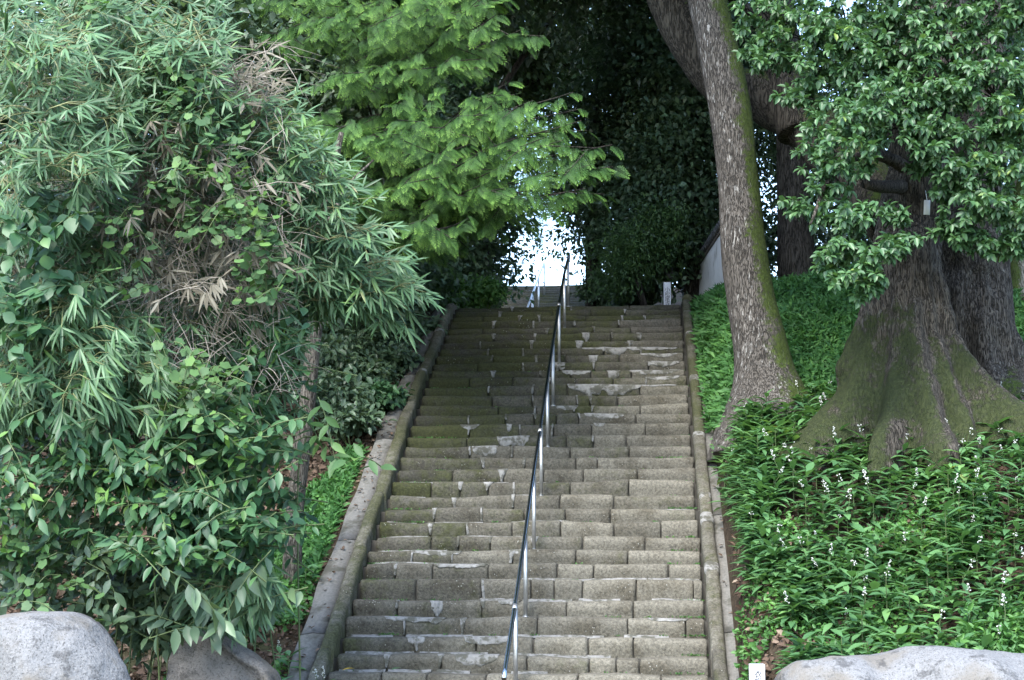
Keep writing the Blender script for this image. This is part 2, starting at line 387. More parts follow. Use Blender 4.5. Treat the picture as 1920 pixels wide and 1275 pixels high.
# joints read off the photograph, as picture columns, by step (counted from the lowest step in view)
JP = {1:[725,826,988,1104,1155,1198], 2:[779,892,1000,1103,1188], 3:[758,868,1007,1177,1285], 4:[744,819,904,1062,1187], 5:[779,904,995,1039,1092,1193,1300],
      6:[740,811,915,1044,1112,1254], 7:[773,847,960,1080,1177], 8:[808,859,919,1000,1092,1210], 9:[807,875,960,1050,1152,1239], 10:[814,902,983,1060,1145],
      11:[851,962,1050,1151], 12:[808,863,915,963,1069,1179], 13:[849,942,1020,1093,1195], 14:[905,983,1080,1120], 15:[880,960,1069,1180], 16:[875,962,1062,1112,1174],
      17:[880,974,1036,1110,1210], 18:[878,948,1002,1043,1085,1193], 19:[935,1003,1077,1111,1200], 20:[923,998,1081,1106,1159], 21:[916,1000,1063,1120,1200],
      22:[880,961,1030,1081,1150,1212], 23:[924,1013,1070,1108,1184], 24:[896,980,1047,1113,1216], 25:[923,1005,1060,1112,1162], 26:[915,980,1050,1132,1200],
      27:[900,997,1090,1181], 28:[925,1003,1099,1147,1197], 29:[905,1025,1113,1183], 30:[926,1000,1077,1160], 31:[905,975,1010,1098,1166,1208], 32:[938,1035,1108,1172], 33:[960,1070,1180]}
def px2x(px, n):
    Y, Z = STEPS[n + 1]
    py = proj((0, Y, Z - 0.06))[1]
    return at(px, py, Y)[0]

def sweep(xs, n, h, out=0.0, lo=None, inset=0.0, js=0.0, zt=0.0):
    """the step's profile swept along x; out lifts it off the stone; lo(x) cuts it off below"""
    Y, Z = STEPS[n + 1]; pr = profile(h); V = []
    wf, wt = wob_front(xs, n), wob_top(xs, n)
    m = len(xs)
    for i, x in enumerate(xs):
        e = inset if i in (0, m - 1) else 0.0
        p = pr.copy()
        p[:, 0] += e; p[4:, 1] -= e * 0.7; p[:4, 1] -= 0
        p[:, 0] -= out * np.array([1, 1, 1, 1, 0.9, 0.5, 0.2, 0, 0]); p[:, 1] += out * np.array([0, 0, 0, 0.2, 0.5, 0.9, 1, 1, 1])
        xx = x + js * p[:, 1]
        V.append(np.stack([xx, Y + wf[i] + p[:, 0], Z + wt[i] + p[:, 1] + zt], -1))
    V = np.concatenate(V); k = len(pr)
    Q = [(i * k + j, (i + 1) * k + j, (i + 1) * k + j + 1, i * k + j + 1) for i in range(m - 1) for j in range(k - 1)]
    return V, Q, k, m

def cement_patch(n, x0, x1, depth, step_o, h, ragged=0.5, topw=0.12):
    """cement smeared over the nose of a step from x0 to x1, reaching `depth` of the riser down, ragged below"""
    Y, Z = STEPS[n + 1]; m = max(8, int((x1 - x0) / 0.018)); xs = np.linspace(x0, x1, m)
    wf, wt = wob_front(xs, n), wob_top(xs, n); G = Geo(); V = []
    for i, x in enumerate(xs):
        e = abs(math.sin(math.pi * i / (m - 1))) ** 0.45
        d = h * depth * e * (1 + ragged * (vnoise(np.array([x * 9, n * 1.7, 4.1])) * 0.7 + vnoise(np.array([x * 31, n * 1.7, 6.1])) * 0.5)) + 0.004
        d = min(d, h + 0.02); t = topw * (0.5 + 0.5 * e) * (1 + 0.5 * vnoise(np.array([x * 6, n * 2.7, 9.1])))
        pts = []
        for u in (0, 0.12, 1 / 3., 2 / 3., 1.0):                # from the bottom edge up to the nose
            zz = -d + u * max(d - 0.024, 0.001) if d > 0.03 else -d + u * (d * 0.2)
            yo = np.interp(zz, [-h - 0.035, -h * 0.72, -h * 0.42, -0.05, -0.024, -0.007, 0], [0.016, 0.002, -0.005, 0, 0.009, 0.028, 0.06])
            pts.append((x, Y + wf[i] + yo - (0.006 if u > 0 else -0.004), Z + wt[i] + zz + (0.0 if u < 1 else 0.002)))
        for yo, zz in ((0.028, 0.0), (0.06, 0.006), (0.06 + t, 0.003), (0.075 + t, -0.012)):
            pts.append((x, Y + wf[i] + yo - (0.004 if yo < 0.03 else 0), Z + wt[i] + zz))
        V += pts
    k = 9
    Q = [(i * k + j, (i + 1) * k + j, (i + 1) * k + j + 1, i * k + j + 1) for i in range(m - 1) for j in range(k - 1)]
    put('cement_patch', mesh_np('cement_patch', V, Q, True), M['cement'], stairs).parent = step_o

PATCH = {1: [(850, 935, 0.55)], 2: [(762, 800, 0.5), (869, 956, 0.42)], 3: [(720, 835, 0.2), (800, 832, 0.3), (1215, 1290, 0.12)], 4: [(805, 833, 0.85), (932, 975, 0.3)],
         6: [(812, 912, 0.22)], 7: [(770, 866, 0.34), (960, 985, 0.3)], 15: [(884, 934, 0.9)], 16: [(931, 993, 0.85)], 17: [(862, 899, 0.35), (949, 960, 0.45), (1113, 1135, 0.2)],
         18: [(1095, 1172, 0.55)], 19: [(1040, 1084, 0.35)], 21: [(1063, 1203, 0.85), (1200, 1270, 0.1)], 22: [(1208, 1275, 0.35)], 23: [(1053, 1108, 0.45), (1138, 1163, 0.9), (1178, 1276, 0.42)],
         24: [(1035, 1062, 0.8), (1213, 1276, 0.45)], 25: [(1103, 1122, 0.9), (1200, 1272, 0.3)], 26: [(1090, 1270, 0.35), (1133, 1178, 0.95)], 27: [(1078, 1094, 0.8), (1176, 1188, 0.7)], 28: [(1090, 1107, 0.8), (1193, 1204, 0.6)]}
nblk = 0
for n in range(-1, 34):
    Y, Z = STEPS[n + 1]; zb = STEPS[n][1] if n >= 0 else 0.0; h = Z - zb
    st = obj('step', None, None, stairs); st.matrix_parent_inverse = Matrix.Translation((0, -D0, 0))
    g = Geo(); g.box((-HALF - 0.05, Y + 0.045, zb - 0.35), (HALF + 0.05, Y + (0.62 if n < 33 else 0.34), Z - 0.035))
    c_ = put('rubble_fill', g.mesh('rubble_fill'), M['core'], stairs); c_.parent = st
    if n in JP: js = [px2x(p, n) for p in JP[n]]
    else:
        js = []; x = -HALF + R.uniform(0.4, 0.8)
        while x < HALF - 0.35: js.append(x); x += R.uniform(0.4, 0.9)
    ed = [-HALF + R.uniform(-0.02, 0.02)] + js + [HALF + R.uniform(-0.02, 0.02)]
    for i in range(len(ed) - 1):
        gap = R.uniform(0.003, 0.009); a, b = ed[i] + gap, ed[i + 1] - gap
        if n == 6 and i == 4: a += 0.012
        m = max(5, int((b - a) / 0.11) + 3)
        xs = np.concatenate([[a, a + 0.014], np.linspace(a + 0.04, b - 0.04, m - 4), [b - 0.014, b]])
        sk = R.uniform(-0.12, 0.12) if R.random() < 0.3 else R.uniform(-0.03, 0.03)
        V, Q, k, mm = sweep(xs, n, h, inset=R.choice((0.008, 0.014, 0.03)), js=0, zt=R.uniform(-0.008, 0.004))
        V[:, 1] += R.uniform(-0.006, 0.006) + (V[:, 0] - (a + b) / 2) * R.uniform(-0.006, 0.006)
        V += 0.006 * np.stack([vnoise(V * 13 + s) for s in (1, 50, 99)], -1)
        caps = [tuple(range(k)), tuple(range((mm - 1) * k + k - 1, (mm - 1) * k - 1, -1))]
        me = mesh_np('stone_block', V, [np.array(Q), np.array(caps)], True)
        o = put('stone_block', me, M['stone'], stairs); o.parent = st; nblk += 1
        xm = (a + b) / 2
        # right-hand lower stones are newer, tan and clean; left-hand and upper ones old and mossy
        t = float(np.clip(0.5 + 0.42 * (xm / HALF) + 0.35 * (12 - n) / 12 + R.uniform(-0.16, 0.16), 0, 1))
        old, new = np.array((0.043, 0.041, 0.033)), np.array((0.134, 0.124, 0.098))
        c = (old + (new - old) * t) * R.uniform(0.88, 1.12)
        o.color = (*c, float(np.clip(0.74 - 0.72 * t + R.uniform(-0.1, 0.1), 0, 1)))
    # cement in joints: most of them on the left and upper right
    for i, x in enumerate(js):
        p_c = 0.72 if (x < 0.0 and n >= 1) else (0.7 if n > 22 else 0.3 if n > 15 else 0.05)
        if R.random() < p_c and n >= 0:
            w0, w1 = R.choice((0.012, 0.02, 0.03, 0.055) if n < 14 else (0.008, 0.012, 0.02, 0.03)) * R.uniform(0.8, 1.25), R.uniform(0.007, 0.016)
            dep = h * R.choice((0.55, 0.8, 1.0, 1.0)); m = 7
            V = []; sk = R.uniform(-0.02, 0.02)
            for u in np.linspace(0, 1, m):                       # down the riser
                zz = -u * dep; w = w1 + (w0 - w1) * (1 - u) ** 1.8
                if u > 0.99 and dep < h * 0.99: w *= 0.4
                yo = np.interp(zz, [-h - 0.035, -h * 0.72, -h * 0.42, -0.05, -0.024, -0.007, 0], [0.016, 0.002, -0.005, 0, 0.009, 0.024, 0.04]) - 0.006
                for sx in (-1.12, -1, 0, 1, 1.12):
                    xx = x + sx * w * (1 + R.uniform(-0.15, 0.15)) + sk * u
                    V.append((xx, Y + float(wob_front(np.array([xx]), n)[0]) + yo - 0.003 + (0.016 if abs(sx) > 1.05 else 0), Z + float(wob_top(np.array([xx]), n)[0]) + zz + 0.004))
            V = V[::-1]
            for yo in (0.09, 0.16):
                for sx in (1.12, 1, 0, -1, -1.12):
                    xx = x + sx * w0 * (0.9 if yo < 0.1 else 0.5)
                    V.append((xx, Y + yo, Z + float(wob_top(np.array([xx]), n)[0]) + (0.004 if abs(sx) < 1.05 else -0.008)))
            mm = m + 2
            Q = [(i2 * 5 + j, i2 * 5 + j + 1, (i2 + 1) * 5 + j + 1, (i2 + 1) * 5 + j) for i2 in range(mm - 1) for j in range(4)]
            put('cement_joint', mesh_np('cement_joint', V, Q, True), M['cement'], stairs).parent = st
    for (p0, p1, dep) in PATCH.get(n, []):
        cement_patch(n, px2x(p0, n), px2x(p1, n), dep, st, h)
    # a pale cement line where the tread meets the next riser, in stretches
    if n >= 0:
        x = -HALF + 0.05
        while x < HALF - 0.3:
            L = R.uniform(0.3, 1.0)
            if R.random() < (0.7 if x < 0 else 0.35) and n < 33:
                xe = min(x + L, HALF - 0.03); xs = np.linspace(x, xe, 8); V = []
                Yn = STEPS[n + 2][0]
                for q, xx in enumerate(xs):
                    w = R.uniform(0.02, 0.05) * math.sin(math.pi * (q + 0.5) / 8) + 0.01; zt = Z + float(wob_top(np.array([xx]), n)[0]) - 0.006
                    V += [(xx, Yn + 0.03, zt + 0.022), (xx, Yn - w * 0.4, zt + 0.012), (xx, Yn - w - 0.03, zt - 0.008)]
                Q = [(i2 * 3 + j, i2 * 3 + j + 1, (i2 + 1) * 3 + j + 1, (i2 + 1) * 3 + j) for i2 in range(7) for j in range(2)]
                put('cement_bead', mesh_np('cement_bead', V, Q, True), M['cement'], stairs).parent = st
            x += L + R.uniform(0.0, 0.4)

# kerbs along both sides: long rounded stones with cement between
def nose(y):
    return np.interp(y, [p[0] for p in STEPS], [p[1] for p in STEPS])
def kerb(side, mossy):
    kb = obj('kerb', None, None, stairs); kb.matrix_parent_inverse = Matrix.Translation((0, -D0, 0))
    y = 13.9; first = True
    while y < 24.9:
        L = min(R.choice((0.55, 0.9, 1.3, 1.7)) * R.uniform(0.85, 1.15), 25.05 - y)
        if 25.05 - (y + L) < 0.3: L = 25.05 - y
        wd_ = R.uniform(0.125, 0.155); hh = R.uniform(0.045, 0.075); xc = side * (HALF + 0.095 + R.uniform(-0.01, 0.01))
        ys = np.concatenate([[y, y + 0.015], np.linspace(y + 0.06, y + L - 0.06, max(3, int(L / 0.15))), [y + L - 0.015, y + L]])
        prf = [(-1, -0.35), (-1, -0.02), (-0.93, 0.55), (-0.6, 0.92), (0, 1.0), (0.6, 0.92), (0.93, 0.55), (1, -0.02), (1, -0.35)]
        V = []
        for i, yy in enumerate(ys):
            e = 0.82 if i in (0, len(ys) - 1) else 1.0
            zz = float(nose(max(min(yy, YTOP), 14.2))) - max(0, 14.3 - yy) * 0.45 + 0.02
            for (a, b_) in prf:
                V.append((xc + a * wd_ * 0.5 * e, yy, zz + (b_ * hh if b_ > 0 else b_ * 0.9) * e))
        V = np.array(V); V += 0.010 * np.stack([vnoise(V * 5 + s) for s in (1, 50, 99)], -1)
        k = len(prf); m = len(ys)
        Q = [(i * k + j, i * k + j + 1, (i + 1) * k + j + 1, (i + 1) * k + j) for i in range(m - 1) for j in range(k - 1)]
        caps = [tuple(range(k))[::-1], tuple(range((m - 1) * k, m * k))]
        if side < 0: pass
        o = put('kerb_stone', mesh_np('kerb_stone', V, [np.array(Q), np.array(caps)], True), M['stone'], stairs); o.parent = kb
        t = R.random(); base = np.array((0.12, 0.112, 0.09)) * R.uniform(0.7, 1.15)
        o.color = (*base, R.uniform(0.4, 0.85) if (side < 0 or y > 19) else R.uniform(0.05, 0.5))
        # cement collar at the joint
        if R.random() < 0.8 and y > 14:
            zz = float(nose(min(y + L, YTOP))) + 0.02; ln = R.uniform(0.05, 0.16); V = []
            for dy in (-ln, -ln * 0.6, 0.02, 0.05):
                for (a, b_) in prf[1:-1]:
                    gr = 1.06 if dy not in (-ln, 0.05) else 0.9
                    V.append((xc + a * wd_ * 0.5 * gr, y + L + dy + R.uniform(-0.012, 0.012), zz + dy * 0.52 + b_ * hh * gr + 0.003))
            kk = 7; Q = [(i * kk + j, i * kk + j + 1, (i + 1) * kk + j + 1, (i + 1) * kk + j) for i in range(3) for j in range(kk - 1)]
            put('cement_collar', mesh_np('cement_collar', V, Q, True), M['cement'], stairs).parent = kb
        y += L + 0.004
    # cement gutter slabs outside the kerb
    y = 13.9
    while y < 24.8:
        L = min(R.uniform(1.6, 2.6), 24.9 - y); ys = np.linspace(y, y + L - 0.012, 12); V = []
        xi = side * (HALF + 0.17)
        for yy in ys:
            wo = (0.24 if side < 0 else 0.22) * (1.0 - 0.25 * float(sstep(yy, 20, 24))) + 0.03 * vnoise(np.array([yy * 1.9, side * 3.0, 0.5]))
            zz = float(nose(max(min(yy, YTOP), 14.2))) - max(0, 14.3 - yy) * 0.45 - 0.015 + 0.008 * vnoise(np.array([yy * 1.2, side, 3.5]))
            V += [(xi, yy, zz - 0.2), (xi, yy, zz), (xi + side * wo * 0.5, yy, zz + 0.014), (xi + side * wo, yy, zz - 0.006), (xi + side * wo, yy, zz - 0.25)]
        Q = [(i * 5 + j, i * 5 + j + 1, (i + 1) * 5 + j + 1, (i + 1) * 5 + j) for i in range(11) for j in range(4)]
        put('gutter_slab', mesh_np('gutter_slab', V, [np.array(Q), np.array([(0, 1, 2, 3, 4), (59, 58, 57, 56, 55)])]), M['gutter'], stairs).parent = kb
        y += L
kerb(-1, True); kerb(1, False)
# mossy end stone that closes the right kerb at the landing
o = None
V, Q, T = tube(spline([(HALF + 0.12, YTOP + 0.12, ZTOP - 0.35), (HALF + 0.12, YTOP + 0.12, ZTOP), (HALF + 0.12, YTOP + 0.13, ZTOP + 0.12), (HALF + 0.12, YTOP + 0.14, ZTOP + 0.17)], 8), [0.085, 0.085, 0.085, 0.085, 0.083, 0.08, 0.07, 0.045], 12)
o = put('kerb_end_stone', mesh_np('kerb_end_stone', V, [np.array(Q), np.array(T)], True), M['stone'], stairs); o.color = (0.16, 0.15, 0.11, 1.0)

# ------------------------------------------------------------------ second flight behind the landing
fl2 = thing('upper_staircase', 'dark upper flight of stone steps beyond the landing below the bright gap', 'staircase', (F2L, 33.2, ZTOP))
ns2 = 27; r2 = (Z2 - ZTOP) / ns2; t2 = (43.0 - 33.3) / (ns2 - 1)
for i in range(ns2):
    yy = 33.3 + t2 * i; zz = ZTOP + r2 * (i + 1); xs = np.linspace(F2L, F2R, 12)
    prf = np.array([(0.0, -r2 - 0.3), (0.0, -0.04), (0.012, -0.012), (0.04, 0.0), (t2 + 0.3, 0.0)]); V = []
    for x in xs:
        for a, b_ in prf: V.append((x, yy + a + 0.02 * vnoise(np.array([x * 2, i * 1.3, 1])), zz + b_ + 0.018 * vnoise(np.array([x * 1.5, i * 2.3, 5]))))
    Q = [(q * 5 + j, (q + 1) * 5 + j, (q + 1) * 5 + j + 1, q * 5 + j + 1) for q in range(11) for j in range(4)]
    o = put('step', mesh_np('upper_step', V, [np.array(Q), np.array([(0, 1, 2, 3, 4), (59, 58, 57, 56, 55)])]), M['stone'], fl2); o.color = (0.05, 0.048, 0.04, 0.5)  # stone colour set darker to carry the shade of the trees, besides moss

# ------------------------------------------------------------------ handrails
hr = thing('handrail', 'long steel handrail on pipe posts down the middle of the lower stone steps', 'handrail', (0, D0, 0.3))
RH = 0.86; posts = [-1, 3, 7, 11, 15, 19, 24, 29, 33]
tops = []
for n in posts:
    Y, Z = STEPS[n + 1]; py_ = Y + 0.13; 
    g = Geo(); g.tube([(0.0, py_, Z - 0.05), (0.0, py_, Z + RH - 0.02)], 0.0215, 12)
    p_ = put('post', g.mesh('post', True), M['galv'], hr)
    g = Geo(); g.tube([(0.0, py_, Z - 0.03), (0.0, py_, Z + 0.012)], [0.034, 0.03], 12)
    f_ = put('foot_ring', g.mesh('foot_ring', True), M['galv'], hr); f_.parent = p_
    tops.append((0.0, py_, Z + RH))
tops[-1] = (0.0, tops[-1][1] + 0.22, tops[-1][2] + 0.02)
path = spline([(0, tops[0][1] - 1.2, tops[0][2] - 0.62)] + tops + [(0, tops[-1][1] + 0.07, tops[-1][2] - 0.06)], 90)
g = Geo(); g.tube(path, 0.0215, 14); put('rail', g.mesh('rail', True), M['steel'], hr)
for k in (8, 34, 62):
    g = Geo(); g.tube([path[k], path[k] + (path[k + 1] - path[k]) * 0.45], 0.0245, 14); put('rail_sleeve', g.mesh('rail_sleeve', True), M['galv'], hr)
h2 = thing('upper_handrail', 'pale steel handrail on thin posts in the middle of the far upper steps', 'handrail', tuple(at(1010, 575, 36.5)))
xr = at(1012, 560, 40)[0]
tp = []
for yy in (35.2, 37.4, 39.6, 41.8):
    zz = float(ZTOP + (Z2 - ZTOP) * (yy - 33.3) / 9.7); x = xr
    g = Geo(); g.tube([(x, yy, zz - 0.1), (x, yy, zz + 0.85)], 0.024, 10); put('post', g.mesh('post', True), M['galv'], h2); tp.append((x, yy, zz + 0.86))
g = Geo(); g.tube(tp, 0.022, 10); put('rail', g.mesh('rail', True), M['galv'], h2)

# ------------------------------------------------------------------ inscribed granite markers
def text_mesh(body, size):
    cu = bpy.data.curves.new('inscription', 'FONT'); cu.body = body; cu.size = size; cu.align_x = 'CENTER'; cu.align_y = 'TOP'
    cu.extrude = 0.0015; cu.space_line = 0.86
    to = bpy.data.objects.new('tmp', cu); COL.objects.link(to)
    dg = bpy.context.evaluated_depsgraph_get(); dg.update()
    me = bpy.data.meshes.new_from_object(to.evaluated_get(dg)); bpy.data.objects.remove(to)
    return me
def marker(name, label, base, w, hgt, rot, body, size, drop):
    t = thing(name, label, 'stone marker', base); t.rotation_euler.z = rot
    a = w / 2; c = 0.006; g = Geo()
    ring = [(-a + c, -a), (a - c, -a), (a, -a + c), (a, a - c), (a - c, a), (-a + c, a), (-a, a - c), (-a, -a + c)]
    V = [(x, y, -0.15) for x, y in ring] + [(x, y, hgt - c) for x, y in ring] + [(x * 0.93, y * 0.93, hgt) for x, y in ring]
    Q = [(l * 8 + j, l * 8 + (j + 1) % 8, (l + 1) * 8 + (j + 1) % 8, (l + 1) * 8 + j) for l in (0, 1) for j in range(8)]
    obj('shaft', mesh_np('shaft', V, [np.array(Q), np.array([tuple(range(16, 24))])]), M['marker'], t)
    tx = obj('inscription', text_mesh(body, size), M['ink'], t)
    tx.location = (0, -a - 0.0015, hgt - drop); tx.rotation_euler = (math.pi / 2, 0, 0)
pm = at(1250.5, 530, 25.2); hm = pm[2] - ZTOP
marker('stone_marker', 'slim white granite post with dark inscription at the top landing', (pm[0], pm[1], ZTOP), 0.115, hm, 0.06, '小\n松\n尾\n寺', 0.092, 0.085)
pm = at(1419, 1245, 13.5); gz = float(H(pm[0], pm[1]))
marker('stone_marker', 'small pale blue-grey granite post with inscription at the foot beside the flat boulder', (pm[0], pm[1], gz), 0.125, pm[2] - gz, 0.05, '衣\n松', 0.066, 0.05)

# ------------------------------------------------------------------ plaster wall with tiled coping
A = at(1279, 548, 30.6); B = at(1366, 400, 24.1); B[2] = A[2]
wl_ = thing('plaster_wall', 'low white plaster wall with a dark tiled coping beside the top of the steps', 'wall', tuple(A))
dv = B - A; Lw = float(np.linalg.norm(dv)); u = dv / Lw; nrm = np.array([u[1], -u[0], 0.0])
if nrm[0] > 0: nrm = -nrm                           # towards the steps
def wq(s, o_, z): return A + u * s + nrm * o_ + np.array([0, 0, z])
g = Geo(); V = []
for s in np.linspace(0, Lw, 12):
    p = wq(s, 0, 0); zb = min(float(H(p[0], p[1])) - 0.35, A[2] - 0.6) - A[2]
    V += [wq(s, 0, zb), wq(s, 0, 0.0), wq(s, -0.26, 0.0), wq(s, -0.26, zb)]
Q = [(i * 4 + j, i * 4 + (j + 1) % 4, (i + 1) * 4 + (j + 1) % 4, (i + 1) * 4 + j) for i in range(11) for j in range(4)]
put('wall_face', mesh_np('wall_face', V, [np.array(Q), np.array([(0, 1, 2, 3), (47, 46, 45, 44)])]), M['plaster'], wl_)
g = Geo()
def slab(g, s0, s1, o0, z0, o1, z1, th):
    V = [wq(s0, o0, z0), wq(s1, o0, z0), wq(s1, o1, z1), wq(s0, o1, z1)]; V = V + [v + np.array([0, 0, th]) for v in V]
    g.add(V, [(0, 3, 2, 1), (4, 5, 6, 7), (0, 1, 5, 4), (1, 2, 6, 5), (2, 3, 7, 6), (3, 0, 4, 7)])
slab(g, -0.1, Lw + 0.1, 0.018, 0.004, -0.28, 0.004, 0.05); put('eaves_beam', g.mesh('eaves_beam'), M['timber'], wl_)
g = Geo(); slab(g, -0.1, Lw + 0.1, 0.035, 0.07, -0.13, 0.15, 0.02); slab(g, -0.1, Lw + 0.1, -0.295, 0.07, -0.131, 0.15, 0.02); put('coping_boards', g.mesh('coping_boards'), M['timber'], wl_)
ts = np.arange(-0.05, Lw, 0.19)
tme = None
for s in ts:
    for sg in (1, -1):
        g = Geo(); c0 = -0.13
        g.tube([wq(s, c0 + sg * 0.18, 0.10), wq(s, c0 + sg * 0.02, 0.20)], [0.062, 0.058], 8)
        put('cover_tile', g.mesh('cover_tile', True), M['tile'], wl_)
        g = Geo(); slab(g, s + 0.045, s + 0.145, c0 + sg * 0.17, 0.095, c0 + sg * 0.02, 0.172, 0.022); put('pan_tile', g.mesh('pan_tile'), M['tile'], wl_)
g = Geo(); slab(g, -0.1, Lw + 0.1, -0.05, 0.19, -0.21, 0.19, 0.05); g.tube([wq(-0.1, -0.13, 0.26), wq(Lw + 0.1, -0.13, 0.26)], 0.06, 8); put('ridge_tile', g.mesh('ridge_tile', True), M['tile'], wl_)
# broken foot of the wall where stones and mud show
for k in range(9):
    c = at(1341 + k * 4.5, 566 - k * 6 + R.uniform(-8, 8), 25.7 - 0.15 * k); g = Geo()
    V, Q, T = tube([c + np.array([-0.07, 0, 0]), c + np.array([0.0, 0, 0.01]), c + np.array([0.08, 0, 0])], [0.05, 0.085, 0.04], 7)
    V = V + 0.02 * np.stack([vnoise(V * 9 + s) for s in (1, 50, 99)], -1)
    put('rubble_stone', mesh_np('rubble_stone', V, [np.array(Q), np.array(T)]), M['mud'], wl_)

# small grey board on a post behind the marker
pb = at(1254, 513, 27.5); gz = float(H(pb[0], pb[1]))
bx = thing('sign_box', 'small dim grey box on a post behind the white granite post', 'sign box', (pb[0], pb[1], gz))
g = Geo(); g.box((-0.07, -0.03, pb[2] - gz - 0.08), (0.07, 0.03, pb[2] - gz + 0.08)); g.box((-0.09, -0.05, pb[2] - gz + 0.08), (0.09, 0.05, pb[2] - gz + 0.10)); obj('box', g.mesh('sign_box_body'), M['greybox'], bx)
g = Geo(); g.tube([(0, 0.06, -0.1), (0, 0.06, pb[2] - gz + 0.02)], 0.03, 8); obj('post', g.mesh('sign_post', True), M['timber'], bx)

# ------------------------------------------------------------------ boulders
def boulder(name, label, pts_px, Yc, depth, mat, seed, base_z):
    """outline given as picture points of the upper silhouette at distance Yc; a closed lump with its own depth"""
    top = np.array([at(px, py, Yc) for px, py in pts_px]); o0 = np.array([top[:, 0].mean(), Yc, base_z])
    n_u, n_v = 64, 28
    s = np.linspace(0, 1, n_u); L = np.concatenate([[0], np.cumsum(np.linalg.norm(np.diff(top, axis=0), axis=1))]); L /= L[-1]
    rim = np.stack([np.interp(s, L, top[:, k]) for k in range(3)], -1)
    V = []
    for i in range(n_v + 1):
        ph = math.pi * i / n_v                                   # from the front foot over the crest to the back foot
        for j in range(n_u):
            c = np.array([rim[j, 0], Yc, base_z]); hgt = rim[j, 2] - base_z
            e = abs(math.sin(math.pi * (j + 0.25) / (n_u - 0.5))) ** 0.5
            sh = abs(math.sin(ph)) ** 0.55
            V.append((c[0], Yc - math.copysign(abs(math.cos(ph)) ** 0.8, math.cos(ph)) * depth * (0.25 + 0.75 * e), base_z - 0.1 + (hgt + 0.1) * sh))
    V = np.array(V); nn = np.stack([fbm(V * 1.6 + seed + s_, 4) for s_ in (0, 40, 80)], -1)
    V += nn * np.array([0.035, 0.07, 0.028])
    fc = vnoise(V * 1.9 + seed * 3); V[:, 1] += 0.09 * np.sign(fc) * np.minimum(np.abs(fc) * 4, 1); V += 0.006 * np.stack([fbm(V * 9 + seed + s_, 3) for s_ in (0, 40, 80)], -1)
    Q = [(i * n_u + j, i * n_u + j + 1, (i + 1) * n_u + j + 1, (i + 1) * n_u + j) for i in range(n_v) for j in range(n_u - 1)]
    V -= o0
    ends = [tuple(i * n_u for i in range(n_v, -1, -1)), tuple(i * n_u + n_u - 1 for i in range(n_v + 1))]
    o = obj(name, mesh_np(name, V, [np.array(Q), np.array(ends)], True), mat); o.location = o0
    return tag(o, label, 'boulder')
boulder('boulder', 'big rounded pale granite boulder under the shrubs at the lower left corner', [(-150, 1330), (-135, 1230), (-70, 1172), (0, 1153), (60, 1146), (128, 1149), (160, 1168), (190, 1208), (222, 1246), (246, 1290), (255, 1340)], 11.3, 0.55, M['granite'], 3.0, 0.05)
boulder('boulder', 'grey sloping boulder half hidden by dark leaves near the foot of the steps', [(322, 1310), (330, 1235), (345, 1200), (372, 1186), (415, 1192), (455, 1214), (500, 1240), (520, 1258), (530, 1300)], 12.6, 0.38, M['granite2'], 13.0, 0.0)
boulder('boulder', 'long flat-topped pale granite boulder below the flowering plants at the right', [(1448, 1330), (1462, 1262), (1490, 1238), (1560, 1231), (1640, 1232), (1700, 1219), (1760, 1215), (1830, 1219), (1900, 1222), (1990, 1226), (2080, 1240), (2120, 1330)], 12.6, 0.6, M['granite'], 23.0, 0.0)

# ------------------------------------------------------------------ leaves: templates and scattering
def blade(widths, droop=0.3, fold=0.12, n=None):
    """a leaf along +Y, length 1, half-width 1, folded along its midrib"""
    m = len(widths); V = []
    for i, w in enumerate(widths):
        t = i / (m - 1); z = -droop * t * t
        V += [(-w, t, z + fold * w), (0, t, z), (w, t, z + fold * w)]
    Q = []
    for i in range(m - 1):
        a = i * 3; Q += [(a, a + 1, a + 4, a + 3), (a + 1, a + 2, a + 5, a + 4)]
    return np.array(V, float), np.array(Q)
LEAF_BAMBOO = blade([0.12, 0.85, 1.0, 0.70, 0.03], 0.10, 0.018)
LEAF_OVATE = blade([0.08, 0.85, 1.0, 0.62, 0.02], 0.16, 0.06)
LEAF_LANCE = blade([0.15, 0.6, 1.0, 0.85, 0.45, 0.02], 0.20, 0.05)
LEAF_SMALL = (np.array([(0, 0, 0), (1, 0.45, 0.10), (0, 1, -0.12), (-1, 0.45, 0.10)], float), np.array([(0, 1, 2, 3)]))
LEAF_FOLD = (np.array([(0, 0, 0), (0.9, 0.3, 0.12), (0.75, 0.68, 0.06), (0, 1, -0.16), (-0.75, 0.68, 0.06), (-0.9, 0.3, 0.12), (0, 0.5, -0.03)], float),
             np.array([(0, 1, 2, 6), (6, 2, 3, 3), (0, 6, 4, 5), (6, 3, 3, 4)]))
LEAF_FOLD = (LEAF_FOLD[0], np.array([(0, 1, 2, 6), (0, 6, 4, 5)]), np.array([(6, 2, 3), (6, 3, 4)]))
def lobed():
    r = [0.62, 0.8, 0.76, 0.96, 0.82, 1.08, 0.82, 0.96, 0.76, 0.8, 0.62]; V = [(0, 0.28, -0.02)]
    for i, q in enumerate(r):
        a = math.radians(-150 + 300 * i / (len(r) - 1)); V.append((math.sin(a) * q * 0.62, 0.35 + math.cos(a) * q * 0.6, 0.05 * (i % 2) - 0.05 * q * abs(math.sin(a))))
    V.append((0, 0.12, 0))
    T = [(0, i, i + 1) for i in range(1, len(r))] + [(0, len(r), len(r) + 1), (0, len(r) + 1, 1)]
    return np.array(V, float), np.zeros((0, 4), int), np.array(T)
LEAF_VINE = lobed()
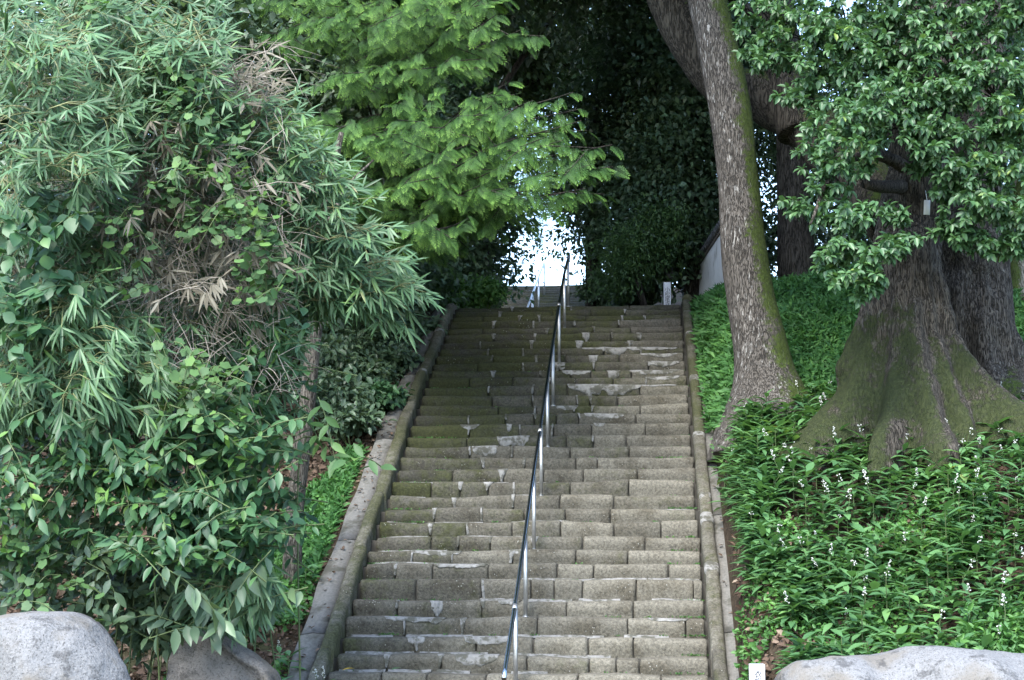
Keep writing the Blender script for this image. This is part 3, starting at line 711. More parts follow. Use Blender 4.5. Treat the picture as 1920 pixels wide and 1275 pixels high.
def cypress_frond(fine=True):
    V = []; Q = []
    def dia(a, ang, L, w, z0):
        d = np.array([math.sin(ang), math.cos(ang)]); s = np.array([d[1], -d[0]]); a = np.array(a); k = len(V)
        for q in (a, a + d * L * 0.45 + s * w, a + d * L, a + d * L * 0.45 - s * w):
            V.append((q[0], q[1], -0.28 * q[1] ** 2 - 0.35 * abs(q[0]) ** 1.5 + z0))
        Q.append((k, k + 1, k + 2, k + 3))
    dia((0, 0), 0, 1.0, 0.016, 0)
    nb = 7
    for i in range(nb):
        t = 0.06 + 0.86 * i / (nb - 1); L = 0.44 * (1 - t) ** 0.75 + 0.09
        for sgn in (-1, 1):
            ang = sgn * math.radians(42); a = np.array((0, t + 0.05 * (sgn > 0)))
            dia(a, ang, L, 0.013, 0.0)
            d = np.array([math.sin(ang), math.cos(ang)])
            for k in range(3):
                for s2 in (-1, 1):
                    b_ = a + d * L * (0.3 + 0.25 * k); dia(b_, ang + s2 * 0.62, L * (0.36 - 0.06 * k), 0.017, 0.01 * s2)
    return np.array(V), np.array(Q)
FROND = cypress_frond(True)

def norm(a): return a / (np.linalg.norm(a, axis=-1, keepdims=True) + 1e-9)
def frames(dirs, ups):
    y = norm(np.asarray(dirs, float)); z = np.asarray(ups, float); z = norm(z - y * (z * y).sum(-1, keepdims=True)); x = np.cross(y, z)
    return x, y, z
def scatter(tpl, pos, dirs, ups, length, width):
    v = tpl[0]; n = len(pos); x, y, z = frames(dirs, ups)
    L = np.broadcast_to(length, (n,))[:, None, None]; W = np.broadcast_to(width, (n,))[:, None, None]
    P = pos[:, None, :] + x[:, None, :] * v[None, :, 0:1] * W + y[:, None, :] * v[None, :, 1:2] * L + z[:, None, :] * v[None, :, 2:3] * L
    off = (np.arange(n) * len(v))[:, None, None]
    out = [(np.asarray(f)[None] + off).reshape(-1, np.asarray(f).shape[1]) for f in tpl[1:] if len(f)]
    return P.reshape(-1, 3), out
def add_tip(me, tpl, n):
    a = me.attributes.new('tip', 'FLOAT', 'POINT'); r = np.clip(np.hypot(tpl[0][:, 0] * 1.6, tpl[0][:, 1]), 0, 1) ** 1.5
    a.data.foreach_set('value', np.tile(r, n).astype(np.float32))
_tplmesh = {}
def leaves(root, part, mass, tpl, key, mat, pos, dirs, ups, length, width, nparts):
    """the leaves nearest the camera become parts of their own, the rest one mass"""
    pos = np.asarray(pos, float); n = len(pos); dirs = np.asarray(dirs, float); ups = np.asarray(ups, float)
    length = np.broadcast_to(length, (n,)); width = np.broadcast_to(width, (n,))
    order = np.argsort((pos - CAM) @ FW)
    if nparts:
        pxy = np.array([proj(p) for p in pos]); vis = (pxy[:, 0] > 0) & (pxy[:, 0] < 1920) & (pxy[:, 1] > 0) & (pxy[:, 1] < 1275)
        cand = order[vis[order]]; near = cand[:min(len(cand), nparts * 3)]
        pick = near[rng.permutation(len(near))[:nparts]] if len(near) > nparts else near
    else: pick = np.array([], int)
    if len(pick):
        if (key, mat.name) not in _tplmesh:
            me = mesh_np(part, tpl[0], [np.asarray(f) for f in tpl[1:] if len(f)]); me.materials.append(mat); _tplmesh[(key, mat.name)] = me
            if key == 'frond': add_tip(me, tpl, 1)
        me = _tplmesh[(key, mat.name)]
        x, y, z = frames(dirs[pick], ups[pick]); inv = Matrix.Translation(-root.location)
        for q, i in enumerate(pick):
            W, L = float(width[i]), float(length[i]); p = pos[i]
            o = obj(part, me, None, root); o.matrix_parent_inverse = inv
            o.matrix_basis = Matrix(((x[q][0]*W, y[q][0]*L, z[q][0]*L, p[0]), (x[q][1]*W, y[q][1]*L, z[q][1]*L, p[1]), (x[q][2]*W, y[q][2]*L, z[q][2]*L, p[2]), (0, 0, 0, 1)))
    keep = np.ones(n, bool); keep[pick] = False
    if keep.any():
        V, F = scatter(tpl, pos[keep], dirs[keep], ups[keep], length[keep], width[keep])
        mm_ = mesh_np(mass, V, F)
        if key == 'frond': add_tip(mm_, tpl, int(keep.sum()))
        o = put(mass, mm_, mat, root)
        if len(pick): o['kind'] = 'stuff'
def rvec(n): return norm(rng.normal(size=(n, 3)))

def trunk_mesh(pts, rad, seg=28, n=60, rough=0.04, ridges=0.0, seed=0.0):
    p = spline([tuple(a) + (r,) for a, r in zip(pts, rad)], n)
    V, Q, T = tube(p[:, :3], np.maximum(p[:, 3], 0.004), seg, True)
    C = np.concatenate([np.repeat(p[:, :3], seg, 0), p[:1, :3], p[-1:, :3]]); rr = np.concatenate([np.repeat(p[:, 3], seg), [0, 0]])
    d = V - C; k = 1 + rough * fbm(V * np.array([2.2, 2.2, 1.1]) + seed, 3)
    if ridges: k = k + ridges * vnoise(V * np.array([14, 14, 2.5]) + seed)
    return mesh_np('trunk', C + d * k[:, None], [np.array(Q), np.array(T)], True)

# ------------------------------------------------------------------ dark trees round the stairs
def crown_points(ells, n, clump=26, spread=0.32):
    """clumped leaf positions through the volume of several ellipsoids"""
    vol = np.array([e[1][0] * e[1][1] * e[1][2] for e in ells]) ** 0.8; pr = vol / vol.sum()
    nc = max(4, n // clump); which = rng.choice(len(ells), nc, p=pr)
    c = np.array([ells[k][0] for k in which]); r = np.array([ells[k][1] for k in which])
    d = rvec(nc); rad = rng.random(nc) ** 0.42
    cc = c + d * r * rad[:, None]
    i = rng.integers(0, nc, n); off = rng.normal(size=(n, 3)) * spread * np.array([1, 1, 0.6])
    return cc[i] + off, norm(d[i] * 0.7 + rvec(n) * 0.9 + np.array([0, 0, -0.25])), cc
def tree(name, label, base, top, ells, n, leaf, mat, bark, r0=0.16, group='dark evergreen trees round the stairs', tplx=LEAF_SMALL, asp=0.27, spread=0.32, limbs=5, cat='tree', clump=26, nparts=0):
    base = np.asarray(base, float); top = np.asarray(top, float)
    t = thing(name, label, cat, tuple(base), group)
    mid = (base + top) / 2 + np.array([R.uniform(-0.3, 0.3), R.uniform(-0.3, 0.3), 0])
    put('trunk', trunk_mesh([base - np.array([0, 0, 0.3]), base + (mid - base) * 0.3, mid, top], [r0 * 1.35, r0 * 1.05, r0 * 0.85, r0 * 0.35], 14, 26, 0.08), bark, t)
    for e in ells[:limbs]:
        st = base + (top - base) * R.uniform(0.35, 0.8); m2 = (st + np.asarray(e[0])) / 2 + np.array([0, 0, 0.3])
        put('limb', trunk_mesh([st, m2, e[0]], [r0 * 0.45, r0 * 0.3, 0.02], 8, 14, 0.08), bark, t)
    p, d, cc = crown_points(ells, n, clump, spread)
    ln = leaf * rng.uniform(0.7, 1.3, n)
    ups = norm(rvec(n) * 0.8 + np.array([0, -0.25, 0.9]))
    V, F = scatter(tplx, p, d, ups, ln, ln * asp)
    put('crown', mesh_np('crown', V, F), mat, t)
    return t
def E(px, py, Y, rx, ry, rz): return (at(px, py, Y), np.array([rx, ry, rz]))
def foot(px, Y):
    x = at(px, 600, Y)[0]; return np.array([x, Y, float(H(x, Y))])

tree('evergreen_tree', 'dark evergreen tree on the left side of the bright gap above the landing', foot(880, 31), at(890, 250, 31),
     [E(860, 380, 31, 1.3, 1.6, 1.2), E(800, 470, 30, 1.3, 1.4, 1.0), E(890, 500, 32, 0.8, 1.4, 0.75), E(925, 410, 32, 0.6, 1.2, 0.55), E(760, 300, 30, 1.6, 1.6, 1.6), E(850, 260, 31, 1.3, 1.6, 0.9)], 24000, 0.14, M['dark'], M['bark_dark'])
tree('evergreen_tree', 'tall dark evergreen tree just right of the bright gap above the landing', foot(1112, 30), at(1125, 120, 30),
     [E(1150, 300, 30, 1.5, 1.7, 1.9), E(1130, 440, 30, 0.6, 1.4, 0.7), E(1210, 180, 30, 1.7, 1.8, 1.7), E(1250, 380, 29, 1.2, 1.5, 1.4), E(1085, 350, 31, 0.45, 1.0, 0.4), E(1240, 30, 30, 1.5, 1.8, 1.5)], 36000, 0.13, M['dark'], M['bark_dark'], 0.15)
tree('evergreen_tree', 'dark evergreen tree leaning behind the tiled coping of the white wall', foot(1290, 28), at(1290, 130, 28),
     [E(1290, 300, 28, 1.2, 1.5, 1.6), E(1330, 130, 28, 1.3, 1.5, 1.6), E(1230, 470, 28, 0.8, 1.2, 0.7), E(1310, 440, 28.5, 0.7, 1.2, 1.0)], 26000, 0.13, M['dark'], M['bark_dark'], 0.14)
tree('feathery_tree', 'low feathery dark green tree beside the white granite post at the landing', foot(1215, 27), at(1215, 430, 27),
     [E(1200, 470, 27, 0.62, 0.8, 0.5), E(1240, 430, 27, 0.5, 0.8, 0.35), E(1165, 520, 27, 0.4, 0.7, 0.3)], 9000, 0.10, M['midleaf'], M['bark_dark'], 0.06, asp=0.14, spread=0.2, limbs=3)
tree('evergreen_tree', 'airy green tree with sky showing through at the top centre', foot(905, 37), at(960, 60, 37),
     [E(1000, 60, 37, 2.0, 1.8, 1.8), E(960, 190, 37, 1.5, 1.5, 1.2), E(1060, 150, 37, 1.3, 1.5, 1.5), E(920, 90, 36, 1.4, 1.5, 1.6), E(1000, 300, 37, 1.2, 1.2, 0.9), E(1010, 465, 38, 0.5, 0.5, 0.1)], 13000, 0.13, M['midleaf'], M['bark_dark'], 0.15)
tree('evergreen_tree', 'dark broadleaf tree in shade between the bamboo and the cypress', foot(520, 23), at(520, 20, 23),
     [E(500, 100, 23, 1.3, 1.4, 1.1), E(560, 250, 23, 1.2, 1.3, 1.2), E(480, -50, 23, 1.6, 1.5, 1.3), E(640, 100, 24, 1.2, 1.2, 1.4), E(430, 300, 22, 1.3, 1.2, 1.4), E(600, 430, 23, 1.1, 1.2, 1.0)], 30000, 0.13, M['dark'], M['bark_dark'])
tree('evergreen_tree', 'dark tree filling the shade behind the thin brown trunk', foot(640, 25), at(650, 350, 25),
     [E(690, 480, 25, 1.1, 1.4, 1.0), E(760, 540, 25.5, 0.7, 1.2, 0.5), E(600, 560, 24, 1.2, 1.4, 1.0), E(700, 380, 25, 1.3, 1.4, 1.0), E(660, 620, 23, 0.8, 1.0, 0.4)], 26000, 0.13, M['dark'], M['bark_dark'])
tree('evergreen_tree', 'dark tree behind the mossy leaning trunk with small sky holes', foot(1480, 27), at(1480, 130, 27),
     [E(1470, 330, 27, 1.0, 1.4, 1.5), E(1530, 450, 27, 1.1, 1.3, 0.9), E(1440, 150, 27, 1.3, 1.4, 1.5), E(1560, 200, 27, 1.4, 1.4, 1.6), E(1440, 480, 27.5, 0.8, 1.2, 0.8)], 12000, 0.13, M['dark'], M['bark_dark'])
tree('evergreen_tree', 'dark tree behind the giant camphor trunk at the right', foot(1700, 26), at(1700, 0, 26),
     [E(1700, 200, 26, 1.8, 1.5, 2.2), E(1820, 300, 26, 1.6, 1.5, 2.0), E(1920, 100, 26, 1.7, 1.5, 2.2), E(1640, 430, 26, 1.2, 1.5, 1.0), E(1940, 480, 25, 1.1, 1.5, 1.4)], 17000, 0.15, M['dark'], M['bark_dark'])
tree('slender_tree', 'slender grey trunk standing behind the right-hand camphor trunk at the picture edge', foot(1912, 21), at(1880, 100, 21.5),
     [E(1890, 50, 21.5, 1.2, 1.2, 1.2), E(1960, 200, 21, 1.0, 1.0, 1.0)], 7000, 0.11, M['camphor'], M['bark_grey'], 0.12, 'trees beside the camphor')
tree('evergreen_tree', 'tall shade tree left of the landing behind the cypress', foot(700, 28), at(720, -250, 28),
     [E(720, 0, 28, 1.9, 2.0, 2.0), E(640, 120, 28, 1.8, 1.8, 2.2), E(700, -260, 27, 2.6, 2.6, 2.0), E(780, 180, 28.5, 1.2, 1.4, 1.4), E(860, -260, 27, 2.0, 2.4, 1.1)], 26000, 0.17, M['dark'], M['bark_dark'], 0.2)
# crowns above the picture that shade the upper steps
for lab, px, Y, hx in (('high canopy tree over the landing, rooted beside the upper flight', 800, 35, -5.0), ('high canopy tree rooted left of the top landing, crown above the picture', 560, 24.5, -2.2), ('high canopy tree rooted right of the top landing behind the wall', 1500, 25.5, 3.2)):
    b_ = foot(px, Y)
    tree('canopy_tree', lab, b_, b_ + np.array([-np.sign(hx) * 0.8, -0.5, 9.5]),
         [((hx * 0.3 + q[0], Y + q[1], b_[2] + q[2]), np.array([2.4, 2.4, 1.2])) for q in ((-1.5, -2.5, 7.6), (1.2, -1.0, 8.2), (-0.6, 1.5, 7.6), (1.6, 2.6, 8.0), (0.2, -4.6, 8.4), (2.0, -3.6, 8.6), (-1.8, 4.0, 8.0))[:5 if px > 1000 else 7]],
         26000, 0.22, M['dark'], M['bark_dark'], 0.28, 'canopy trees above the upper steps')

# yellow-green shrubs under the trees, left of the far steps
def bush(name, label, px, py, Y, rx, rz, n, leaf, mat, group=None, tpl=LEAF_FOLD, asp=0.3, nparts=30, ry=None, key='fold', stems=6, cat='shrub'):
    c = at(px, py, Y); gz = float(H(c[0], c[1])); t = thing(name, label, cat, (c[0], c[1], gz), group)
    g = Geo(); tips = []
    for k in range(stems):
        a = R.uniform(0, 6.28); q = R.uniform(0.3, 0.95)
        tip = np.array([c[0] + math.cos(a) * rx * q, c[1] + math.sin(a) * (ry or rx) * q, c[2] + R.uniform(-0.6, 0.8) * rz]); tips.append(tip)
        b0 = np.array([c[0] + R.uniform(-.1, .1), c[1] + R.uniform(-.1, .1), gz - 0.1]); m_ = (b0 + tip) / 2 + np.array([0, 0, 0.12 * rz])
        g.tube(spline([b0, m_, tip], 8), np.linspace(0.014, 0.004, 8), 5)
    put('stems', g.mesh('stems', True), M['stem'], t)
    p, d, cc = crown_points([(c, np.array([rx, ry or rx, rz]))], n, 14, 0.09)
    ln = leaf * rng.uniform(0.65, 1.25, n); ups = norm(rvec(n) * 0.5 + np.array([0, -0.45, 0.9]))
    leaves(t, 'leaf', 'foliage', tpl, key, mat, p, d, ups, ln, ln * asp, nparts)
    return t
for k, (px, py, Y) in enumerate(((852, 548, 26.2), (905, 545, 26.6), (800, 552, 25.8))):
    bush('yellow_green_shrub', ['bright yellow-green shrub at the left end of the landing', 'yellow-green shrub nearest the dark upper flight', 'low yellow-green shrub behind the top of the left kerb'][k], px, py, Y, 0.42, 0.22, 1500, 0.08, M['fresh'], 'shrubs at the landing', nparts=0)

for k, (px, py, Y, r) in enumerate(((1135, 545, 30, .5), (1185, 553, 28.5, .45), (870, 520, 33, .8), (900, 562, 29.5, .35))):
    bush('dark_shrub', ['dark shrub right of the upper flight', 'dark low shrub left of the white granite post', 'large dark shrub left of the upper flight', 'dark shrub before the left end of the upper flight'][k], px, py, Y, r, r * 0.6, 2200, 0.09, M['dark'], 'shrubs at the landing', nparts=0)
# ------------------------------------------------------------------ tall leaning trunk with moss
rows = [(860, 1446, 240), (800, 1444, 200), (765, 1441, 168), (735, 1438, 140), (700, 1433, 116), (650, 1425, 102), (560, 1408, 92), (470, 1394, 88), (330, 1384, 78), (180, 1365, 80), (0, 1325, 74), (-140, 1285, 66), (-330, 1240, 52), (-600, 1200, 34)]
YT = 18.7
tt = thing('tall_tree', 'tall grey tree trunk leaning over the steps with green moss down its right side', 'tree', tuple(at(1440, 765, YT)))
pts = [at(px, py, YT + 0.0006 * (770 - py)) for py, px, w in rows]; rad = [w / 2 / FPX * YT for py, px, w in rows]
p = spline([tuple(a) + (r,) for a, r in zip(pts, rad)], 150); seg = 64
V, Q, T = tube(p[:, :3], p[:, 3], seg, True); C_ = np.concatenate([np.repeat(p[:, :3], seg, 0), p[:1, :3], p[-1:, :3]]); dd = V - C_
fl = np.exp(-np.clip(V[:, 2] - pts[1][2], 0, 9) / 0.18); th = np.arctan2(dd[:, 1], dd[:, 0])
k = 1 + 0.03 * fbm(V * np.array([2, 2, 1.0]), 3) + 0.016 * vnoise(V * np.array([18, 18, 2.2])) + 0.14 * fl * np.sin(th * 5 + 1.0)
put('trunk', mesh_np('tall_trunk', C_ + dd * k[:, None], [np.array(Q), np.array(T)], True), M['bark_tall'], tt)
ells = [(np.array(at(1240, -420, 18.5)) + np.array(q), np.array([1.7, 1.8, 1.0])) for q in ((0, 0, 0), (-1.8, 0.6, 0.6), (1.6, 0.4, 0.9), (-0.6, 1.9, 1.2), (0.4, -1.6, 1.0), (-2.6, -0.8, 1.4))]
for e in ells[1:]:
    put('limb', trunk_mesh([pts[-2], (np.asarray(pts[-2]) + e[0]) / 2 + np.array([0, 0, 0.2]), e[0]], [0.13, 0.08, 0.02], 8, 14, 0.06), M['bark_tall'], tt)
p_, d_, cc = crown_points(ells, 17000, 26, 0.32); ln = 0.13 * rng.uniform(0.7, 1.3, len(p_))
V, F = scatter(LEAF_SMALL, p_, d_, norm(rvec(len(p_)) * 0.6 + np.array([0, 0, 1])), ln, ln * 0.28); put('crown', mesh_np('crown', V, F), M['camphor'], tt)

# ------------------------------------------------------------------ giant camphor
def flared(rows, Yc, lobes, zg, hh, seed, seg=96, n=150, hollow=None):
    pts = [at(px, py, Yc + dy) for py, px, w, dy in rows]; rad = [w / 2 / FPX * Yc for py, px, w, dy in rows]
    p = spline([tuple(a) + (r,) for a, r in zip(pts, rad)], n); a = np.linspace(0, 2 * np.pi, seg, endpoint=False); V = []
    for i in range(n):
        f = math.exp(-max(p[i, 2] - zg, -0.3) / hh); r = np.full(seg, p[i, 3])
        for (ang, amp, w, hq) in lobes:
            f2 = math.exp(-max(p[i, 2] - zg, 0.0) / (hh * hq))
            da = (a - ang + np.pi) % (2 * np.pi) - np.pi; r = r + amp * f2 * np.exp(-(da / w) ** 2)
        V.append(np.stack([p[i, 0] + r * np.cos(a), p[i, 1] + r * np.sin(a), np.full(seg, p[i, 2])], -1))
    V = np.concatenate(V); C_ = np.repeat(p[:, :3], seg, 0); dd = V - C_; rr = np.linalg.norm(dd, axis=1, keepdims=True)
    nz = 0.075 * fbm(V * 1.9 + seed, 4) + 0.085 * np.exp(-np.clip(V[:, 2] - zg, 0, 9) / 0.9) * np.sin(np.arctan2(dd[:, 1], dd[:, 0]) * 9 + 3 * fbm(V * 0.8, 2)) + 0.016 * vnoise(V * np.array([11, 11, 2.6]) + seed) + 0.008 * vnoise(V * np.array([30, 30, 8]) + seed)
    if hollow is not None:
        hc, hr_ = hollow; dq = np.linalg.norm((V - hc) * np.array([1, 0.6, 0.55]), axis=1); nz = nz - 0.13 * np.exp(-(dq / hr_) ** 2)
    V = V + dd / (rr + 1e-9) * nz[:, None]
    Q = [(i * seg + j, i * seg + (j + 1) % seg, (i + 1) * seg + (j + 1) % seg, (i + 1) * seg + j) for i in range(n - 1) for j in range(seg)]
    return V, np.array(Q), p
YC = 17.2
cz = float(H(at(1720, 860, 16.7)[0], 16.7)) - 0.25
ct = thing('camphor_tree', 'giant old camphor tree with a broad mossy flared base on the right bank', 'tree', tuple(at(1715, 860, YC)))
V, Q, pp = flared([(1010, 1722, 330, 0), (930, 1720, 300, 0), (850, 1716, 250, 0), (760, 1712, 205, 0), (680, 1706, 165, 0), (600, 1702, 138, 0), (520, 1702, 122, 0), (430, 1708, 116, 0.05), (300, 1722, 116, 0.15), (150, 1742, 120, 0.3), (0, 1755, 118, 0.5), (-200, 1765, 110, 0.7), (-420, 1780, 90, 0.9)],
                  YC, [(math.radians(a_), b_, c_, d_) for a_, b_, c_, d_ in ((186, 0.72, 0.30, 1.7), (-152, 0.45, 0.2, 1.2), (-118, 0.5, 0.2, 1.1), (-88, 0.7, 0.2, 1.1), (-62, 0.4, 0.16, 1.0), (-36, 1.1, 0.24, 1.0), (-8, 0.7, 0.3, 0.9), (60, 0.4, 0.5, 1.0))], cz + 0.35, 0.62, 5.0,
                  hollow=(at(1748, 790, 16.55), 0.16))
put('trunk', mesh_np('camphor_trunk', V, Q, True), M['bark_camphor'], ct)
YC2 = 18.1
V, Q, p2 = flared([(920, 1852, 300, 0), (840, 1850, 260, 0), (760, 1845, 210, 0), (690, 1836, 160, 0), (620, 1822, 138, 0), (540, 1816, 130, 0), (450, 1818, 128, 0), (330, 1822, 124, 0.1), (180, 1832, 118, 0.2), (0, 1850, 108, 0.4), (-250, 1880, 90, 0.6)],
                  YC2, [(math.radians(-12), 0.55, 0.4, 0.9), (math.radians(-60), 0.5, 0.4, 0.8), (math.radians(60), 0.4, 0.4, 1.0)], cz + 0.75, 0.5, 15.0, 80, 120)
put('second_trunk', mesh_np('camphor_second_trunk', V, Q, True), M['bark_camphor2'], ct)
# heavy limb that crosses behind the leaning trunk
lp = [at(1680, 420, 18.2), at(1600, 330, 19.0), at(1520, 235, 19.7), at(1440, 185, 20.0), at(1360, 160, 20.2), at(1300, 90, 20.3), at(1245, -20, 20.4), at(1190, -200, 20.3)]
put('limb', trunk_mesh(lp, [0.34, 0.37, 0.36, 0.35, 0.30, 0.29, 0.27, 0.2], 32, 70, 0.06, 0.03), M['bark_limb'], ct)
put('limb', trunk_mesh([at(1500, 250, 19.6), at(1470, 130, 19.8), at(1440, 20, 20), at(1400, -150, 20)], [0.3, 0.24, 0.2, 0.15], 24, 40, 0.06, 0.03), M['bark_limb'], ct)
put('limb', trunk_mesh([at(1725, 330, 17.3), at(1640, 290, 16.6), at(1560, 330, 16.0), at(1520, 420, 15.6)], [0.10, 0.06, 0.035, 0.012], 14, 30, 0.08), M['bark_camphor'], ct)
# broken stub
put('branch_stub', trunk_mesh([at(1690, 350, 17.0), at(1650, 350, 16.5), at(1622, 345, 16.2)], [0.09, 0.07, 0.05], 14, 16, 0.1), M['bark_camphor2'], ct)
# leaf clumps in front of the trunks: centre in the picture, distance, radius
CL = [(1430, 30, 16.5, .45), (1500, 60, 16.3, .5), (1560, 20, 16, .5), (1640, 50, 16, .5), (1720, 30, 15.8, .5), (1800, 60, 15.8, .5), (1880, 30, 15.7, .5), (1450, 110, 16.4, .35), (1540, 120, 16, .45), (1630, 120, 15.8, .42),
      (1490, 170, 16.1, .3), (1570, 190, 15.8, .38), (1650, 180, 15.6, .45), (1720, 170, 15.6, .42), (1560, 240, 15.6, .35), (1620, 230, 15.4, .42), (1690, 220, 15.4, .45), (1770, 190, 15.5, .45), (1850, 160, 15.5, .5), (1900, 230, 15.5, .45),
      (1540, 290, 15.6, .3), (1600, 290, 15.3, .38), (1760, 260, 15.4, .4), (1560, 345, 15.5, .3), (1800, 320, 15.4, .38), (1500, 385, 15.9, .22),
      (1550, 400, 15.5, .28), (1610, 410, 15.2, .3), (1830, 390, 15.4, .34), (1900, 400, 15.4, .34), (1570, 470, 15.2, .26), (1620, 480, 15.1, .26), (1670, 470, 15.2, .24),
      (1590, 520, 15.1, .22), (1640, 525, 15.1, .2), (1800, 440, 15.6, .24), (1870, 450, 15.5, .24), (1560, 500, 15.3, .16), (1615, 545, 15.1, .14), (1430, 90, 16.6, .3), (1880, 310, 15.5, .36), (1830, 250, 15.5, .38), (1790, 350, 15.6, .28), (1850, 350, 15.6, .28), (1725, 300, 15.6, .22), (1680, 405, 15.5, .2), (1905, 460, 15.6, .25), (1770, 430, 15.7, .17), (1840, 455, 15.7, .18), (1690, 450, 15.4, .2), (1900, 130, 15.7, .5), (1780, 120, 15.7, .5), (1590, 70, 15.9, .5), (1700, 100, 15.7, .5),
      (1660, -40, 16, .7), (1800, -40, 15.9, .7), (1530, -50, 16.3, .6), (1900, -60, 15.8, .7), (1440, -60, 16.8, .5)]
P_, D_, U_, L_ = [], [], [], []; g = Geo()
for (px, py, Y, r) in CL:
    c = at(px, py, Y + 0.25); hub = c + np.array([0.25, 0.7, 0.05])
    ntw = int(25 * (r / 0.4) ** 2) + 7
    for k in range(ntw):
        tip = c + norm(rng.normal(size=3)) * np.array([r, r * 0.9, r * 0.62]) * R.random() ** 0.45
        if k % 3 == 0: g.tube([hub, (hub + tip) / 2 + np.array([0, 0, 0.05]), tip], [0.012, 0.008, 0.003], 4, False)
        td = norm(tip - hub + rng.normal(size=3) * 0.25 + np.array([0, 0, -0.1])); nl = R.randint(8, 13)
        a = rng.uniform(0, 6.28) + np.arange(nl) * 2.4; sx = norm(np.cross(td, [0.1, 0.2, 1.0])); sy = np.cross(sx, td)
        dl = norm(td * 0.55 + (np.cos(a)[:, None] * sx + np.sin(a)[:, None] * sy) * 0.9 + np.array([0, 0, -0.35]))
        P_.append(tip - td * np.linspace(0, 0.10, nl)[:, None]); D_.append(dl); U_.append(norm(rng.normal(size=(nl, 3)) * 0.3 + np.array([0, -0.5, 0.9]))); L_.append(rng.uniform(0.065, 0.12, nl))
put('twigs', g.mesh('twigs', True), M['bark_camphor2'], ct)
P_, D_, U_, L_ = map(np.concatenate, (P_, D_, U_, L_))
leaves(ct, 'leaf', 'crown', LEAF_FOLD, 'fold', M['camphor'], P_, D_, U_, L_, L_ * 0.27, 300)
# high crown above the picture
ce = [(at(1700, -350, 17.5) + np.array(q), np.array([2.0, 1.9, 1.1])) for q in ((0, 0, 0), (-2.2, 1.2, 0.8), (1.9, 0.5, 0.8), (-3.6, 2.2, 1.5), (0.3, 2.6, 1.6), (-1.2, -0.6, 1.2))]
p_, d_, cc = crown_points(ce, 20000, 26, 0.32); ln = 0.14 * rng.uniform(0.7, 1.3, len(p_))
V, F = scatter(LEAF_SMALL, p_, d_, norm(rvec(len(p_)) * 0.6 + np.array([0, 0, 1])), ln, ln * 0.28); put('upper_crown', mesh_np('upper_crown', V, F), M['camphor'], ct)
# paper tag tied to it
pt = at(1738, 388, 16.62)
g = Geo(); g.box((-0.034, -0.003, -0.085), (0.034, 0.003, 0.075)); g.tube([(0, 0, 0.07), (0.01, 0.12, 0.2)], 0.004, 5)
t_ = obj('paper_tag', g.mesh('paper_tag'), M['paper']); t_.location = pt; t_.rotation_euler = (0.05, 0.06, 0.1); tag(t_, 'small white tag hanging on the camphor trunk among the leaves', 'tag')

# ------------------------------------------------------------------ cypress hanging over the steps
YCY = 22.8
cy = thing('cypress_tree', 'bright green cypress with drooping feathery sprays hanging over the steps', 'tree', tuple(foot(705, YCY)))
cb = foot(705, YCY)
tr = lambda z: np.array([cb[0] + 0.02 * (z - cb[2]) - 0.05, YCY, z])
put('trunk', trunk_mesh([tr(cb[2] - 0.3), tr(cb[2] + 1.5), tr(cb[2] + 4), tr(cb[2] + 8), tr(cb[2] + 12)], [0.24, 0.18, 0.16, 0.12, 0.04], 20, 50, 0.06, 0.03), M['bark_dark'], cy)
tips = [(640, 125, 18.2), (725, 110, 17.9), (785, 90, 17.6), (850, 95, 17.5), (480, -20, 18.8), (560, -45, 18.6), (640, -40, 18.2), (720, -30, 18), (800, -45, 17.8), (880, -40, 17.6), (950, -50, 17.6), (760, 0, 17.6), (830, -5, 17.5), (900, -10, 17.4), (500, 55, 18.6), (560, 15, 18.4), (640, 15, 18), (720, 35, 17.8), (790, 20, 17.6), (860, 30, 17.4), (930, 20, 17.4), (985, 45, 17.3), (600, 225, 17.6), (500, 205, 18.4), (560, 200, 18), (655, 215, 17.5),
        (760, 170, 17.2), (830, 155, 17), (875, 195, 16.8), (800, 210, 16.8), (930, 185, 16.8), (955, 145, 17), (1000, 180, 16.8), (1075, 165, 16.6), (1092, 195, 16.6), (1090, 218, 16.5), (1055, 255, 16.5),
        (1148, 263, 16.4), (1110, 300, 16.4), (1098, 345, 16.4), (1060, 352, 16.5), (1000, 348, 16.6), (945, 345, 16.7), (905, 275, 16.6), (850, 255, 16.6), (735, 245, 17), (685, 245, 17.2), (640, 285, 17.2), (590, 285, 17.6), (640, 330, 17.2), (700, 335, 17),
        (765, 330, 16.8), (805, 395, 16.7), (885, 398, 16.7), (850, 335, 16.7), (970, 250, 16.6), (1020, 250, 16.5), (900, 340, 17), (820, 300, 17), (1040, 310, 16.6), (950, 300, 16.9)]
fp, fd, fu, fl_ = [], [], [], []; g = Geo()
def fronds_along(a, b, t0, n, L0, sag):
    ax = b - a; L = np.linalg.norm(ax); dr = ax / L
    side = norm(np.cross(dr, [0, 0, 1.0]) + 1e-6)
    for i in range(n):
        t = t0 + (1 - t0) * i / max(1, n - 1); p = a + ax * t + np.array([0, 0, -sag * (t - 0.3) ** 2 + sag * 0.1])
        for sg in ((-1, 1) if i < n - 1 else (0,)):
            w = 0.95 - 0.35 * t
            d = dr * (0.75 + 0.3 * t) + side * sg * w + rng.normal(size=3) * 0.26 + np.array([0, 0, -0.30 - 0.35 * t])
            fp.append(p); fd.append(d); fu.append(np.array([0, -0.35, 0.95]) + rng.normal(size=3) * 0.42); fl_.append(L0 * (1.15 - 0.45 * t) * R.uniform(0.8, 1.2))
